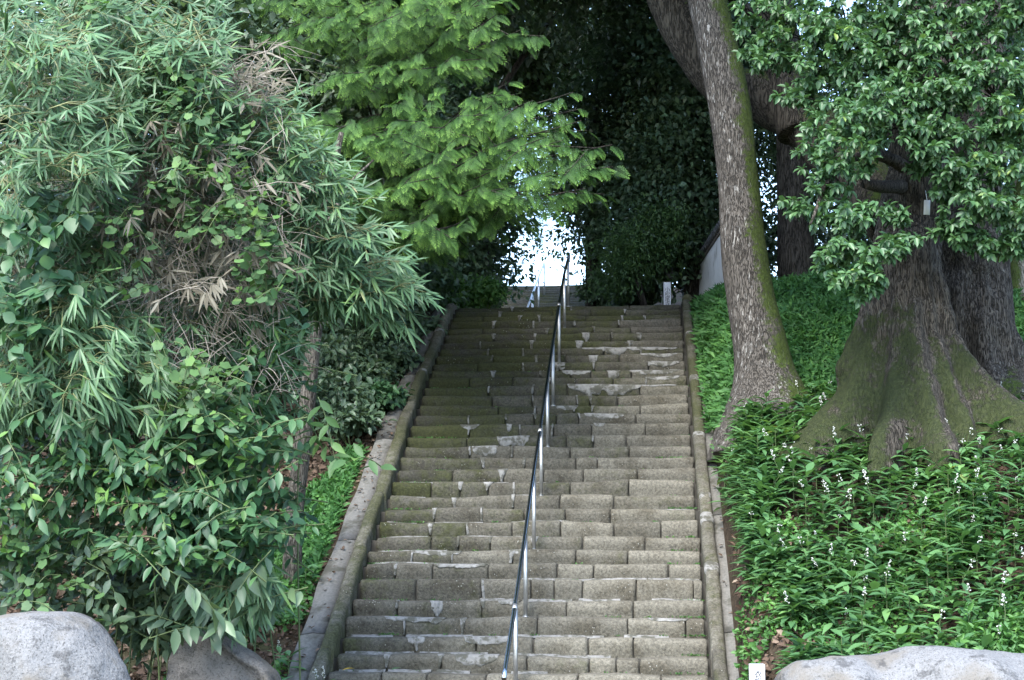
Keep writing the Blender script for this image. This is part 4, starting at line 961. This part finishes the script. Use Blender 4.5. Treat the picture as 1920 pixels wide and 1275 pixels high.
for (px, py, Y) in tips:
    tip = at(px, py, Y); tip[2] -= 0.05; z0 = tip[2] + R.uniform(-0.1, 0.7); a = tr(z0)
    sp = spline([a, a + (tip - a) * 0.5 + np.array([0, 0, 0.28]), tip], 14)
    g.tube(sp, np.linspace(0.022, 0.004, 14), 5, False)
    a2 = sp[6]; fronds_along(a2, tip, 0.0, 11, 0.29, 0.0)
    for k in range(5):
        i = R.randint(5, 12); q = sp[i]; dr = norm(tip - sp[5]); sd_ = norm(np.cross(dr, [0, 0, 1.0])) * (1 if k % 2 else -1)
        e = q + (dr * R.uniform(0.2, 0.5) + sd_ * R.uniform(0.2, 0.5) + np.array([0, 0, R.uniform(-0.4, 0.10)]))
        g.tube([q, e], [0.008, 0.004], 4, False); fronds_along(q, e, 0.15, 5, 0.25, 0.0)
put('boughs', g.mesh('boughs', True), M['bark_dark'], cy)
FR2 = FROND
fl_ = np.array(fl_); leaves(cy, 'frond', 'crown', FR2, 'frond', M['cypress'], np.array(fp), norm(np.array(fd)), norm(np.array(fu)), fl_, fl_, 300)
ce = [(tr(cb[2] + q[2]) + np.array([q[0], q[1], 0]), np.array([1.6, 1.6, 0.9])) for q in ((0, -0.8, 6.6), (1.0, -0.5, 7.4), (-0.8, 0, 7.2), (0.3, 0.3, 8.6), (1.6, -1.2, 7.0), (0, 0, 10), (1.8, 0.3, 8.2))]
p_, d_, cc = crown_points(ce, 13000, 26, 0.3); ln = 0.2 * rng.uniform(0.7, 1.3, len(p_))
V, F = scatter(LEAF_SMALL, p_, d_, norm(rvec(len(p_)) * 0.4 + np.array([0, 0, 1])), ln, ln * 0.3); put('upper_crown', mesh_np('upper_crown', V, F), M['midleaf'], cy)
# pale trunk and thin brown trunk
b_ = foot(724, 22.5)
tree('pale_tree', 'slim white-barked trunk standing in shade under the cypress', b_, at(716, 250, 22.5), [E(716, 200, 22.5, 0.9, 0.9, 0.9)], 3500, 0.13, M['dark'], M['bark_pale'], 0.055, 'slim trunks left of the steps', limbs=1)
YTH = 16.6
tb = at(549, 1000, YTH); gz = float(H(tb[0], YTH)); 
th_ = thing('thin_tree', 'thin brown leaning trunk rising out of the shrubs left of the steps', 'tree', (tb[0], YTH, gz))
put('trunk', trunk_mesh([np.array([tb[0], YTH, gz - 0.3]), at(551, 980, YTH), at(566, 850, YTH), at(578, 740, YTH), at(590, 620, YTH), at(600, 500, YTH), at(612, 380, YTH + .2), at(640, 250, YTH + .5)], [0.11, 0.10, 0.095, 0.09, 0.085, 0.08, 0.065, 0.03], 24, 80, 0.07, 0.03), M['bark_thin'], th_)
for q in ((640, 250), (600, 330), (700, 300)):
    put('limb', trunk_mesh([at(606, 440, YTH), at((606 + q[0]) / 2, (440 + q[1]) / 2 - 20, YTH + .2), at(q[0], q[1], YTH + .5)], [0.04, 0.025, 0.01], 8, 14, 0.06), M['bark_thin'], th_)

# backdrop trees behind the thicket
tree('evergreen_tree', 'dark tree behind the bamboo at the upper left corner', foot(120, 19), at(120, 0, 19), [E(150, 100, 19, 1.4, 1.2, 1.6), E(20, 250, 18.5, 1.2, 1.2, 1.6), E(250, 250, 19, 1.3, 1.2, 1.4), E(100, 520, 18, 1.4, 1.0, 1.2), E(340, 60, 19.5, 1.2, 1.2, 1.4), E(330, 480, 18.5, 1.3, 1.0, 1.2)], 26000, 0.15, M['dark'], M['bark_dark'])

# ------------------------------------------------------------------ bamboo thicket on the left
def inpoly(x, y, P):
    r = False; j = len(P) - 1
    for i in range(len(P)):
        if (P[i][1] > y) != (P[j][1] > y) and x < (P[j][0] - P[i][0]) * (y - P[i][1]) / (P[j][1] - P[i][1]) + P[i][0]: r = not r
        j = i
    return r
def bamboo(label, spots, Y, Ln=(0.17, 0.27), droop=0.45, nparts=60, twl=(0.12, 0.4), ntw=8, bpx=None, imin=10, mat='bamboo', name='bamboo', cat='bamboo', fan=(4, 7)):
    """one clump: each spot is the picture position of a leafy culm end"""
    bx_ = at(bpx if bpx is not None else min(s[0] for s in spots) * 0.6 + 60, 1000, Y + 0.8); gz = float(H(bx_[0], bx_[1]))
    t = thing(name, label, cat, (bx_[0], bx_[1], gz), 'bamboo clumps in the thicket'); g = Geo(); P, D, U, L = [], [], [], []
    for (px, py) in spots:
        tip = at(px, py, Y + R.uniform(-0.35, 0.35)); b0 = np.array([bx_[0] + R.uniform(-.3, .3), bx_[1] + R.uniform(-.2, .2), gz - 0.1])
        mid = b0 + (tip - b0) * np.array([0.5, 0.5, 0.9]) + np.array([-0.12, 0, 0.12]); sp = spline([b0, mid, tip], 14)
        i0 = 0 if R.random() < 0.015 else 9
        g.tube(sp[i0:], np.linspace(0.009, 0.003, 14)[i0:], 5, False)
        for k in range(ntw):
            i = R.randint(imin, 13); q = sp[i]; td = norm(np.array([R.uniform(-0.8, 1.1), R.uniform(-0.55, 0.15), R.uniform(-0.55, 0.35)]))
            if k == 0: q = sp[13]; td = norm(sp[13] - sp[11] + rng.normal(size=3) * 0.03)
            e = q + td * R.uniform(*twl); g.tube([q, (q + e) / 2 + np.array([0, 0, 0.03]), e], [0.005, 0.004, 0.002], 4, False)
            nl = R.randint(*fan); an = np.linspace(-1.15, 1.15, nl) + rng.normal(size=nl) * 0.12
            sx = norm(np.cross(td, [0.1, -0.9, 0.4])); dl = td * np.cos(an)[:, None] + sx * np.sin(an)[:, None] + np.array([0, 0, -1.0]) * (droop * rng.uniform(0.2, 1.3, nl))[:, None] + rng.normal(size=(nl, 3)) * 0.14
            P.append(np.repeat(e[None], nl, 0) - td * np.linspace(0, 0.05, nl)[:, None]); D.append(norm(dl)); U.append(norm(np.array([0, -0.8, 0.6]) + rng.normal(size=(nl, 3)) * 0.3)); L.append(rng.uniform(*Ln, nl) * rng.choice([0.7, 1.0, 1.15, 1.3], nl) * (1 - 0.25 * np.abs(an) / 1.15))
    put('culms', g.mesh('culms', True), M['culm'] if mat == 'bamboo' else M['twig'], t)
    P, D, U, L = map(np.concatenate, (P, D, U, L))
    leaves(t, 'leaf', 'foliage', LEAF_BAMBOO, 'bamboo', M[mat], P, D, U, L, 0.0105 + 0.02 * (L - 0.15), nparts)
def spots(poly, n):
    xs = [p[0] for p in poly]; ys = [p[1] for p in poly]; out = []
    for _ in range(20000):
        if len(out) >= n: break
        x, y = R.uniform(min(xs), max(xs)), R.uniform(min(ys), max(ys))
        if inpoly(x, y, poly): out.append((x, y))
    return out
bamboo('bamboo with large pale fanned leaves at the upper left edge', spots([(-40, 20), (170, 20), (230, 250), (200, 330), (-40, 340)], 46), 11.9, (0.17, 0.26), 0.42, 110, ntw=8)
bamboo('bamboo with bright leaves at the very top beside the dark tree', spots([(120, -30), (330, -30), (400, 60), (360, 130), (180, 160)], 40), 12.6, (0.16, 0.24), 0.22, 80)
bamboo('bamboo filling the upper middle of the thicket above the dry twigs', spots([(180, 120), (340, 90), (440, 190), (400, 300), (200, 280)], 42), 12.6, (0.14, 0.22), 0.35, 80)
bamboo('bamboo arching out towards the cypress at the thicket shoulder', spots([(380, 120), (480, 170), (560, 260), (600, 330), (500, 330), (400, 270)], 40), 13.0, (0.13, 0.2), 0.3, 70, bpx=330)
bamboo('bamboo sprays drooping below the cypress branches', spots([(500, 300), (600, 320), (680, 400), (700, 450), (600, 450), (480, 420)], 42), 13.2, (0.14, 0.21), 0.35, 70, bpx=300, imin=11)
bamboo('lowest bamboo spray reaching right over the thin brown trunk', spots([(560, 470), (680, 480), (740, 520), (735, 560), (640, 570), (560, 560)], 44), 13.6, (0.15, 0.23), 0.75, 100, bpx=300, imin=11, fan=(5, 8))
bamboo('bamboo with dark hanging leaves in the lower left of the thicket', spots([(-20, 560), (150, 560), (200, 660), (180, 740), (-20, 760)], 44), 12.2, (0.2, 0.28), 1.5, 90)
bamboo('bamboo with hanging leaves right of the darkest hollow', spots([(120, 480), (250, 600), (330, 740), (250, 800), (150, 700)], 34), 12.6, (0.18, 0.26), 1.3, 60)
bamboo('bamboo screen in the centre behind the vines', spots([(300, 330), (450, 340), (520, 480), (500, 620), (400, 640), (300, 520)], 46), 13.3, (0.16, 0.24), 0.9, 50, bpx=330)
bamboo('bamboo behind the thin brown trunk foot', spots([(400, 600), (500, 620), (510, 740), (460, 800), (390, 740)], 32), 13.6, (0.16, 0.24), 1.2, 50, bpx=400)
bamboo('shaded bamboo at the left edge below the big leaves', spots([(-40, 320), (180, 340), (260, 460), (120, 560), (-40, 540)], 40), 12.7, (0.18, 0.26), 1.0, 60)
bamboo('bamboo tuft by the grey sloping boulder', spots([(420, 1050), (470, 1080), (465, 1140), (420, 1150)], 14), 12.9, (0.2, 0.28), 1.6, 40, bpx=430)
bamboo('withered bamboo with tan dead leaves hanging in the thicket', spots([(200, 220), (440, 260), (520, 420), (500, 580), (300, 580), (200, 430)], 24), 12.5, (0.12, 0.22), 1.3, 60, mat='dryleaf', bpx=300)
bamboo('withered tan bamboo plume on the thicket shoulder', spots([(420, 120), (480, 130), (470, 190), (410, 200)], 6), 12.8, (0.14, 0.24), 0.2, 40, mat='dryleaf', bpx=350)
# tangle of dry twigs
c0 = at(370, 420, 12.9); dt_ = thing('dry_twigs', 'tangle of dry brown twigs hanging in the middle of the bamboo', 'dead twigs', (c0[0], c0[1], float(H(c0[0], c0[1]))), 'bamboo clumps in the thicket'); g = Geo()
for k in range(2200):
    if k % 3 == 1: px, py = R.gauss(340, 80), R.gauss(420, 110)
    else: px, py = R.uniform(20, 540), R.uniform(80, 740)
    p0 = at(px, py, 12.75 + R.uniform(-0.3, 0.5)); d = norm(np.array([R.uniform(-1, 1), R.uniform(-0.5, 0.5), R.uniform(-1.2, 0.5)])); L = R.uniform(0.12, 0.5)
    g.tube([p0, p0 + d * L * 0.5 + np.array([0, 0, 0.02]), p0 + d * L], [0.004, 0.003, 0.0015], 3, False)
put('twigs', g.mesh('dry_twigs'), M['twig'], dt_, 'stuff')

# ------------------------------------------------------------------ leafy shrubs and vines in front of the bamboo
def shrub(label, spots_, Y, Ln=(0.11, 0.17), mat='shrub', tipmat='fresh', nparts=50, nl=(9, 15), tpl=LEAF_OVATE, key='ovate', asp=0.205, name='leafy_shrub', cat='shrub', bpx=None, hang=0.35, reach=(0.45, 0.8), group='shrubs at the foot of the thicket', fresh=0.2, zoff=0.0):
    cx_ = sum(s[0] for s in spots_) / len(spots_); bx_ = at(bpx or cx_, 1100, Y + 0.5); gz = float(H(bx_[0], bx_[1]))
    t = thing(name, label, cat, (bx_[0], bx_[1], gz), group); g = Geo(); acc = {mat: [[], [], [], []], tipmat: [[], [], [], []]}
    for (px, py) in spots_:
        tip = at(px, py, Y + R.uniform(-0.3, 0.35)); hd = norm(np.array([R.uniform(-0.8, 0.8), R.uniform(-0.8, 0.1), R.uniform(-0.7, 0.25)])); a = tip - hd * R.uniform(*reach); a[1] = max(a[1], tip[1] - 0.1)
        sp = spline([a, (a + tip) / 2 + np.array([0, 0, 0.07]), tip], 10); g.tube(sp, np.linspace(0.007, 0.0025, 10), 4, False)
        if cat != 'vine' and R.random() < 0.03: g.tube(spline([np.array([bx_[0] + R.uniform(-.3, .3), bx_[1], gz]), (bx_ * 0.5 + a * 0.5) + np.array([0, 0, 0.2]), a], 8), np.linspace(0.009, 0.005, 8), 5, False)
        n = R.randint(*nl); ti = np.linspace(0.15, 1.0, n); dr = norm(sp[-1] - sp[0]); sx = norm(np.cross(dr, [0, -0.5, 0.85]))
        for i, tt_ in enumerate(ti):
            m_ = tipmat if (tt_ > 0.72 and R.random() < fresh * 2) else mat
            q = sp[min(9, int(tt_ * 9))] + rng.normal(size=3) * 0.01; sg = 1 if i % 2 else -1
            A4 = acc[m_]; A4[0].append(q); A4[1].append(dr * (0.35 + 0.5 * tt_) + sx * sg * (1.0 - 0.5 * tt_) + np.array([0, -0.1, -hang * R.uniform(0.1, 1.2)]) + rng.normal(size=3) * 0.3); A4[2].append(np.array([0, -0.55, 0.85]) + rng.normal(size=3) * 0.42); A4[3].append(R.uniform(*Ln) * (0.75 if m_ == tipmat else 1.0))
    put('branches', g.mesh('branches', True), M['stem'], t)
    for k, (m_, A4) in enumerate(acc.items()):
        if A4[0]: L = np.array(A4[3]); leaves(t, 'leaf', 'foliage' if k == 0 else 'young_foliage', tpl, key, M[m_], np.array(A4[0]), norm(np.array(A4[1])), norm(np.array(A4[2])), L, L * asp, nparts if k == 0 else nparts // 3)
shrub('broad-leaved creeper with big rounded leaves at the left edge below the bamboo', spots([(-20, 430), (90, 430), (120, 520), (60, 680), (-20, 700)], 24), 11.7, (0.12, 0.17), asp=0.36, fresh=0.0, nparts=70)
shrub('dark glossy shrub at the left edge above the big boulder', spots([(-30, 840), (120, 850), (140, 980), (20, 1080), (-30, 1080)], 46), 11.9)
shrub('glossy shrub with bright shoots left of centre in the lower thicket', spots([(80, 850), (280, 830), (320, 930), (160, 980)], 44), 12.1)
shrub('drooping glossy shrub over the dark hollow', spots([(170, 930), (330, 940), (400, 1040), (330, 1080), (200, 1040)], 46), 12.0, hang=0.6)
shrub('shrub with pale new leaves below the bamboo centre', spots([(280, 790), (440, 770), (480, 840), (420, 920), (280, 870)], 50), 12.4, fresh=0.35)
shrub('dense shrub sloping down towards the grey boulder', spots([(320, 930), (450, 950), (465, 1040), (420, 1100), (340, 1060)], 54), 12.3)
shrub('dark shrub in the hollow behind the big boulder', spots([(180, 1050), (400, 1080), (440, 1180), (330, 1190), (230, 1180)], 60), 12.9, mat='dark', fresh=0.03)
shrub('dark leaves filling the hollow behind the big pale boulder', spots([(-40, 1030), (230, 1040), (250, 1170), (120, 1170), (-40, 1165)], 70), 12.35, mat='dark', fresh=0.06)
shrub('dark leaves at the left edge under the hanging bamboo', spots([(-40, 700), (110, 730), (130, 850), (-40, 870)], 50), 12.7, mat='dark', fresh=0.03)
shrub('dark leaves low between the two left boulders', spots([(220, 1110), (330, 1110), (345, 1230), (250, 1240)], 40), 12.75, mat='dark', fresh=0.03)
shrub('dark shrub leaves hanging in front of the grey sloping boulder', spots([(395, 1170), (440, 1160), (460, 1200), (410, 1210)], 5), 12.15, (0.16, 0.22), mat='dark', fresh=0.0, nparts=12, hang=0.9)
shrub('shrub climbing the lower part of the thin brown trunk', spots([(420, 820), (495, 830), (505, 880), (490, 960), (430, 960)], 36), 13.2, fresh=0.3)
shrub('large pale leaves on a shoot beside the thin brown trunk', spots([(590, 850), (640, 840), (650, 870), (600, 890)], 4), 12.9, (0.15, 0.2), mat='vine', tipmat='fresh', nparts=20, asp=0.2, fresh=0.0, nl=(5, 7), hang=0.1, bpx=540)
shrub('leafy twig in front of the thin brown trunk half way up', spots([(450, 640), (510, 650), (515, 690), (450, 720)], 10), 13.0, (0.09, 0.13), fresh=0.4)
shrub('small sprig growing across the thin brown trunk', [(582, 788)], 16.2, (0.11, 0.14), mat='shrub', nparts=10, fresh=0.0)
shrub('shrub hanging over the foot of the left bank near the kerb', spots([(430, 1000), (480, 1000), (485, 1060), (430, 1090)], 18), 13.6, fresh=0.25)
shrub('upper creeper with heart-shaped leaves right of the thicket centre', spots([(400, 700), (490, 640), (510, 740), (440, 780)], 24), 13.0, (0.09, 0.13), asp=0.34, fresh=0.3)
VP_ = [([(330, 90), (420, 200), (400, 330), (300, 240)], 'pale lobed vine over the upper bamboo', 30), ([(260, 300), (460, 260), (520, 420), (400, 480), (300, 400)], 'lobed vine hanging across the bamboo centre', 46), ([(180, 400), (250, 420), (250, 560), (190, 570)], 'yellow-green vine strand beside the dark hollow', 14),
       ([(280, 690), (420, 690), (430, 800), (300, 820)], 'lobed vine low in front of the bamboo', 34), ([(420, 430), (520, 440), (520, 580), (440, 560)], 'lobed vine near the lowest bamboo spray', 22), ([(10, 990), (110, 990), (140, 1110), (20, 1130)], 'ivy-like vine above the big boulder', 26), ([(160, 0), (230, 0), (240, 30), (170, 40)], 'pale vine leaves at the top edge over the bamboo', 6)]
for pl, lab, n in VP_:
    shrub(lab, spots(pl, n), 12.1, (0.06, 0.105), 'vine', 'fresh', 24, (4, 8), LEAF_VINE, 'vine', 0.95, 'vine', 'vine', hang=0.5, reach=(0.25, 0.5), group='vines over the thicket', fresh=0.15)
for k, (px, py, Y, r, mt) in enumerate(((640, 700, 21.3, .45, 'dark'), (705, 650, 22.8, .55, 'dark'), (712, 745, 20.6, .26, 'shrub'), (650, 785, 19.8, .3, 'dark'), (610, 660, 21.5, .7, 'dark'), (770, 625, 23.6, .4, 'dark'), (690, 705, 21.6, .4, 'dark'), (615, 735, 20, .55, 'dark'), (748, 680, 22, .28, 'dark'), (700, 640, 22.5, .5, 'dark'), (702, 600, 23.3, .55, 'dark'))):
    bush('bank_shrub', ['shaded shrub on the left bank right of the thin trunk', 'dark fern-like shrub high on the left bank', 'glossy shrub nearest the left kerb in the shade', 'low shrub at mid height on the left bank', 'dark shrub behind the thin trunk', 'dark shrub beside the top of the left kerb', 'dark shrub in the middle of the left bank', 'dark shrub touching the thin trunk', 'small dark shrub close above the left gutter', 'dark shrub hiding the cypress foot', 'dark shrub in front of the cypress trunk'][k],
         px, py, Y, r, r * 0.5, 900, 0.11, M[mt], 'shrubs on the left bank', nparts=20)

# ------------------------------------------------------------------ flowering plants on the right bank
pl_leaf = mesh_np('leaf', *LEAF_LANCE); pl_leaf.materials.append(M['pollia'])
def flower_mesh(seed, nt):
    r_ = random.Random(seed); g = Geo(); g.tube([(0, 0, 0), (0.01, 0, 0.10), (0, 0, 0.24)], [0.0035, 0.003, 0.002], 4, False)
    me1 = Geo()
    for k in range(nt):
        for j in range(r_.randint(3, 6)):
            a = r_.uniform(0, 6.28); rr_ = r_.uniform(0.006, 0.027 - 0.003 * k); q = np.array([math.cos(a) * rr_, math.sin(a) * rr_, 0.15 + 0.022 * k + r_.uniform(-.012, .012)]); s_ = r_.uniform(0.005, 0.0095)
            me1.add([q + np.array(d) * s_ for d in ((1, 0, 0), (-1, 0, 0), (0, 1, 0), (0, -1, 0), (0, 0, 1), (0, 0, -1))], (), [(0, 2, 4), (2, 1, 4), (1, 3, 4), (3, 0, 4), (2, 0, 5), (1, 2, 5), (3, 1, 5), (0, 3, 5)])
    return g.mesh('stalk'), me1.mesh('blossom')
FLW = [flower_mesh(k, 2 + k) for k in range(5)]
for a, b_ in FLW: a.materials.append(M['stem']); b_.materials.append(M['flower'])
sg = Geo(); sg.tube([(0, 0, -0.05), (0.0, 0, 0.5), (0.0, 0, 1.0)], [0.008, 0.006, 0.004], 5, False); STEM = sg.mesh('stem', True); STEM.materials.append(M['stem'])
def plant_frames(x, y, gz, hgt, nl, sc):
    """leaf position / direction / up / length for one plant"""
    P, D, U, L = [], [], [], []; a0 = R.uniform(0, 6.28)
    for k in range(nl):
        a = a0 + k * 2.399; t = 0.45 + 0.55 * (k + 1) / nl; el = R.uniform(-0.45, 0.55) + 0.4 * (k / nl)
        P.append((x + R.uniform(-.01, .01), y + R.uniform(-.01, .01), gz + hgt * t)); D.append((math.cos(a), math.sin(a), el)); U.append((R.uniform(-.2, .2), R.uniform(-.2, .2) - 0.1, 1.0)); L.append(sc * R.uniform(0.17, 0.255))
    return P, D, U, L
def plant(x, y, sc=1.0, flower=False, label=None, group='white-flowered plants on the right bank'):
    gz = float(H(x, y)); hgt = sc * R.uniform(0.16, 0.36); nl = R.randint(7, 10)
    t = thing('flowering_plant', label, 'plant', (x, y, gz), group)
    s_ = obj('stem', STEM, None, t); s_.scale = (1, 1, hgt)
    P, D, U, L = plant_frames(0, 0, 0, hgt, nl, sc); X, Yv, Zv = frames(D, U)
    for k in range(nl):
        W = L[k] * R.uniform(0.14, 0.19); l = L[k]; o = obj('leaf', pl_leaf, None, t)
        o.matrix_basis = Matrix(((X[k][0]*W, Yv[k][0]*l, Zv[k][0]*l, P[k][0]), (X[k][1]*W, Yv[k][1]*l, Zv[k][1]*l, P[k][1]), (X[k][2]*W, Yv[k][2]*l, Zv[k][2]*l, P[k][2]), (0, 0, 0, 1)))
    if flower:
        a, b_ = R.choice(FLW); f = obj('flower_spike', a, None, t); f.location = (0, 0, hgt - 0.03); f.rotation_euler = (R.uniform(-.5, .5), R.uniform(-.5, .5), R.uniform(0, 6)); f.scale = (sc * 0.95,) * 3
        obj('blossom', b_, None, f)
def blocked(x, y):
    p = proj((x, y, float(H(x, y)) + 0.1))
    for (cx_, cy_, rx_, ry_) in ((1470, 1000, 42, 50), (1520, 1205, 90, 28), (1440, 1235, 60, 40)):
        if ((p[0] - cx_) / rx_) ** 2 + ((p[1] - cy_) / ry_) ** 2 < 1: return True
    if math.hypot(x - pts[1][0], (y - YT)) < 0.42: return True
    q = at(1712, 800, YC)
    if math.hypot((x - q[0]) / 1.15, (y - YC) / 0.75) < 0.85: return True
    q = at(1836, 760, YC2)
    return math.hypot(x - q[0], y - YC2) < 0.75
def where(px, py):
    if px < 1420: return 'along the right kerb'
    if py < 840 and px < 1600: return 'below the leaning trunk'
    if py < 960 and px >= 1600: return 'under the camphor roots'
    if py > 1120: return 'just above the flat boulder'
    return 'mid bank at the right edge' if px > 1720 else 'in the middle of the right bank'
n = 0; tries = 0; xs_, ys_ = [], []
while n < 285 and tries < 20000:
    tries += 1; y = R.uniform(13.15, 18.3); x = R.uniform(2.12, 7.0)
    if y > 18.0 and x < 2.9: continue
    px, py = proj((x, y, float(H(x, y)) + 0.3))
    if px > 1960 or py > 1270 or blocked(x, y): continue
    if (y < 14.6 and 1360 < px < 1475) or (y < 17 and x < 2.2): continue
    if xs_ and min((x - a) ** 2 + (y - b_) ** 2 for a, b_ in zip(xs_, ys_)) < 0.17 ** 2: continue
    xs_.append(x); ys_.append(y); fl = R.random() < 0.34
    plant(x, y, R.uniform(0.65, 1.2), fl, ('lance-leaved green plant with a white flower spike ' if fl else 'lance-leaved green plant without a flower ') + where(px, py)); n += 1
P, D, U, L = [], [], [], []
for k in range(1250):
    y = R.uniform(13.1, 18.5); x = R.uniform(2.1, 8.0) if k < 950 else R.uniform(2.22, 2.6)
    if blocked(x, y) or (y > 18.1 and x < 2.9): continue
    q_ = proj((x, y, float(H(x, y)) + 0.2))
    if (y < 14.6 and 1360 < q_[0] < 1475) or (y < 17 and x < 2.2): continue
    a = plant_frames(x, y, float(H(x, y)), R.uniform(0.14, 0.3), 7, 0.9)
    P += a[0]; D += a[1]; U += a[2]; L += a[3]
L = np.array(L); V, F = scatter(LEAF_LANCE, np.array(P), np.array(D), np.array(U), L, L * 0.15)
tag(obj('undergrowth', mesh_np('undergrowth', V, F), M['pollia'], None, 'stuff'), 'low dark green leaves filling the right bank between the flowering plants', 'undergrowth')
for (px, py, Y) in ((545, 1075, 14.9), (520, 1105, 14.5), (575, 1120, 14.6), (498, 1130, 14.0), (590, 1165, 14.3), (540, 1170, 13.8), (600, 1200, 14.0), (560, 1225, 13.6), (500, 1180, 13.5), (575, 980, 16.4), (610, 1225, 13.9), (530, 1040, 15.2)):
    q = at(px, py, Y); plant(q[0], Y, R.uniform(0.7, 1.0), R.random() < 0.5, 'small whorled plant at the foot of the left bank between boulder and gutter', 'small plants at the foot of the left bank')

# ------------------------------------------------------------------ grass, ground cover, litter
def blades(name, label, cat, xr_, yr_, n, L, mat, mask=None, asp=0.14, tpl=LEAF_SMALL, lift=0.0, upw=0.8, patchy=0.0):
    x = rng.uniform(*xr_, n); y = rng.uniform(*yr_, n); keep = np.ones(n, bool)
    if mask is not None: keep &= mask(x, y)
    if patchy: keep &= vnoise(np.stack([x * 1.6, y * 1.6, x * 0 + 5.5], -1)) > patchy
    x, y = x[keep], y[keep]; m = len(x); z = H(x, y) + rng.random(m) * lift
    d = norm(rvec(m) * np.array([1, 1, 0.5]) + np.array([0, -0.15, upw])); ln = rng.uniform(0.6, 1.3, m) * L
    V, F = scatter(tpl, np.stack([x, y, z], -1), d, norm(rvec(m) * 0.7 + np.array([0, -0.5, 0.6])), ln, ln * asp)
    return tag(obj(name, mesh_np(name, V, F), mat, None, 'stuff'), label, cat)
tr0 = np.array(pts[1])
blades('bank_grass', 'feathery bright green grass covering the upper right bank below the white wall', 'grass', (1.98, 6.2), (18.35, 24.6), 85000, 0.12, M['grass'], lambda x, y: ((y > 18.9) | (x < 2.6)) & ((x > 2.12) | (y > 19.6)), lift=0.17, upw=0.35)
blades('kerb_grass', 'tuft of green grass along the left gutter half way down', 'grass', (-3.3, -2.36), (16.6, 19.6), 12000, 0.11, M['grass'], lambda x, y: (np.abs(x + 2.36) < 0.25 + 0.55 * sstep(y, 19.5, 17.2)), lift=0.09, upw=0.5, patchy=-0.5)
blades('ground_cover', 'small bright green ground cover at the lower left between boulder and gutter', 'ground cover', (-4.2, -2.3), (12.8, 16.6), 11000, 0.07, M['cover'], lambda x, y: (x > -3.4 + 0.0 * y), 0.33, LEAF_FOLD, 0.16, 0.2, patchy=-0.35)
blades('ground_cover', 'fine bright green weeds round the small granite post and the flat boulder', 'ground cover', (2.08, 4.6), (12.9, 15.6), 13000, 0.06, M['cover'], None, 0.3, LEAF_FOLD, 0.12, 0.3, patchy=-0.1)
blades('leaf_litter', 'brown fallen leaves covering the shaded left bank', 'leaf litter', (-6.5, -2.3), (13, 24.6), 26000, 0.085, M['litter'], None, 0.3, LEAF_FOLD, 0.02, 0.08)
blades('leaf_litter', 'brown fallen leaves showing between plants on the right bank', 'leaf litter', (2.15, 7), (12.6, 18.6), 14000, 0.075, M['litter'], None, 0.3, LEAF_FOLD, 0.02, 0.08)
blades('leaf_litter', 'dark fallen leaves scattered over the top landing', 'leaf litter', (-5, 4), (25.2, 33), 5000, 0.08, M['litter'], None, 0.3, LEAF_FOLD, 0.01, 0.08)
# low feathery bright plants at the edge of the flat boulder
blades('ground_cover', 'bright feathery weeds along the top edge of the flat boulder', 'ground cover', (3.6, 7.0), (13.0, 13.7), 7000, 0.08, M['cover'], None, 0.22, LEAF_FOLD, 0.3, 0.6, patchy=-0.2)
# a few fallen leaves on the steps
fm = mesh_np('fallen_leaf', LEAF_OVATE[0], LEAF_OVATE[1])
def fallen(px, n, L, mat, lab, dy=0.1):
    Y, Z = STEPS[n + 1]; x = px2x(px, n); me = fm.copy(); me.materials.append(mat); o = obj('fallen_leaf', me); o.location = (x, Y + dy, Z + 0.02 + float(wob_top(np.array([x]), n)[0]))
    o.scale = (L * 0.28, L, L); o.rotation_euler = (R.uniform(-.1, .25), R.uniform(-.2, .2), R.uniform(0, 6.28)); return tag(o, lab, 'leaf', 'fallen leaves on the steps')
o = fallen(640, 0, 0.12, M['yellow'], 'yellow fallen leaf on the lowest step at the left', 0.03); o.rotation_euler = (0.3, 0, -1.3)
o = fallen(732, 0, 0.1, M['camphor'], 'green fallen leaf on the lowest step', 0.04); o.rotation_euler = (0.35, 0.1, -1.1)
for k in range(60):
    n = R.randint(1, 28); fallen(R.uniform(880, 1260) if n > 10 else R.uniform(720, 1290), n, R.uniform(0.03, 0.055), M['dryleaf'], 'tiny dry leaf lying on a stair tread')

# weeds and moss tufts in the corners of the treads
P, D, L = [], [], []
for k in range(420):
    n = R.randint(0, 32); Yn = STEPS[n + 2][0]; x = R.choice((R.uniform(-1.8, 1.8), R.uniform(-1.8, -1.2), R.uniform(1.5, 1.8))); Z = STEPS[n + 1][1]
    for q in range(R.randint(4, 12)):
        P.append((x + R.gauss(0, .03), Yn - 0.01 - abs(R.gauss(0, .01)), Z - 0.005)); D.append((R.gauss(0, .6), -0.3 + R.gauss(0, .4), 0.8)); L.append(R.uniform(0.012, 0.035))
L = np.array(L); V, F = scatter(LEAF_SMALL, np.array(P), np.array(D), rvec(len(P)) + np.array([0, -0.5, 0.4]), L, L * 0.25)
tag(obj('weeds', mesh_np('weeds', V, F), M['cover'], None, 'stuff'), 'tiny green weeds and moss tufts in the corners of the steps', 'weeds')

P, D, L = [], [], []
for k in range(260):
    y = R.uniform(14.3, 24); x = -(HALF + 0.18 + abs(R.gauss(0.16, 0.08))) if R.random() < 0.75 else HALF + 0.2 + R.random() * 0.18
    P.append((x, y, float(nose(y)) + 0.004 + 0.012 * R.random())); D.append((R.gauss(0, 1), R.gauss(0, 1), 0.3 + R.gauss(0, .15))); L.append(R.uniform(0.03, 0.07))
L = np.array(L); V, F = scatter(LEAF_FOLD, np.array(P), np.array(D), rvec(len(P)) * 0.3 + np.array([0, -0.4, 0.9]), L, L * 0.3)
tag(obj('leaf_litter', mesh_np('gutter_litter', V, F), M['litter'], None, 'stuff'), 'small brown leaves strewn along the cement gutters beside the kerbs', 'leaf litter')
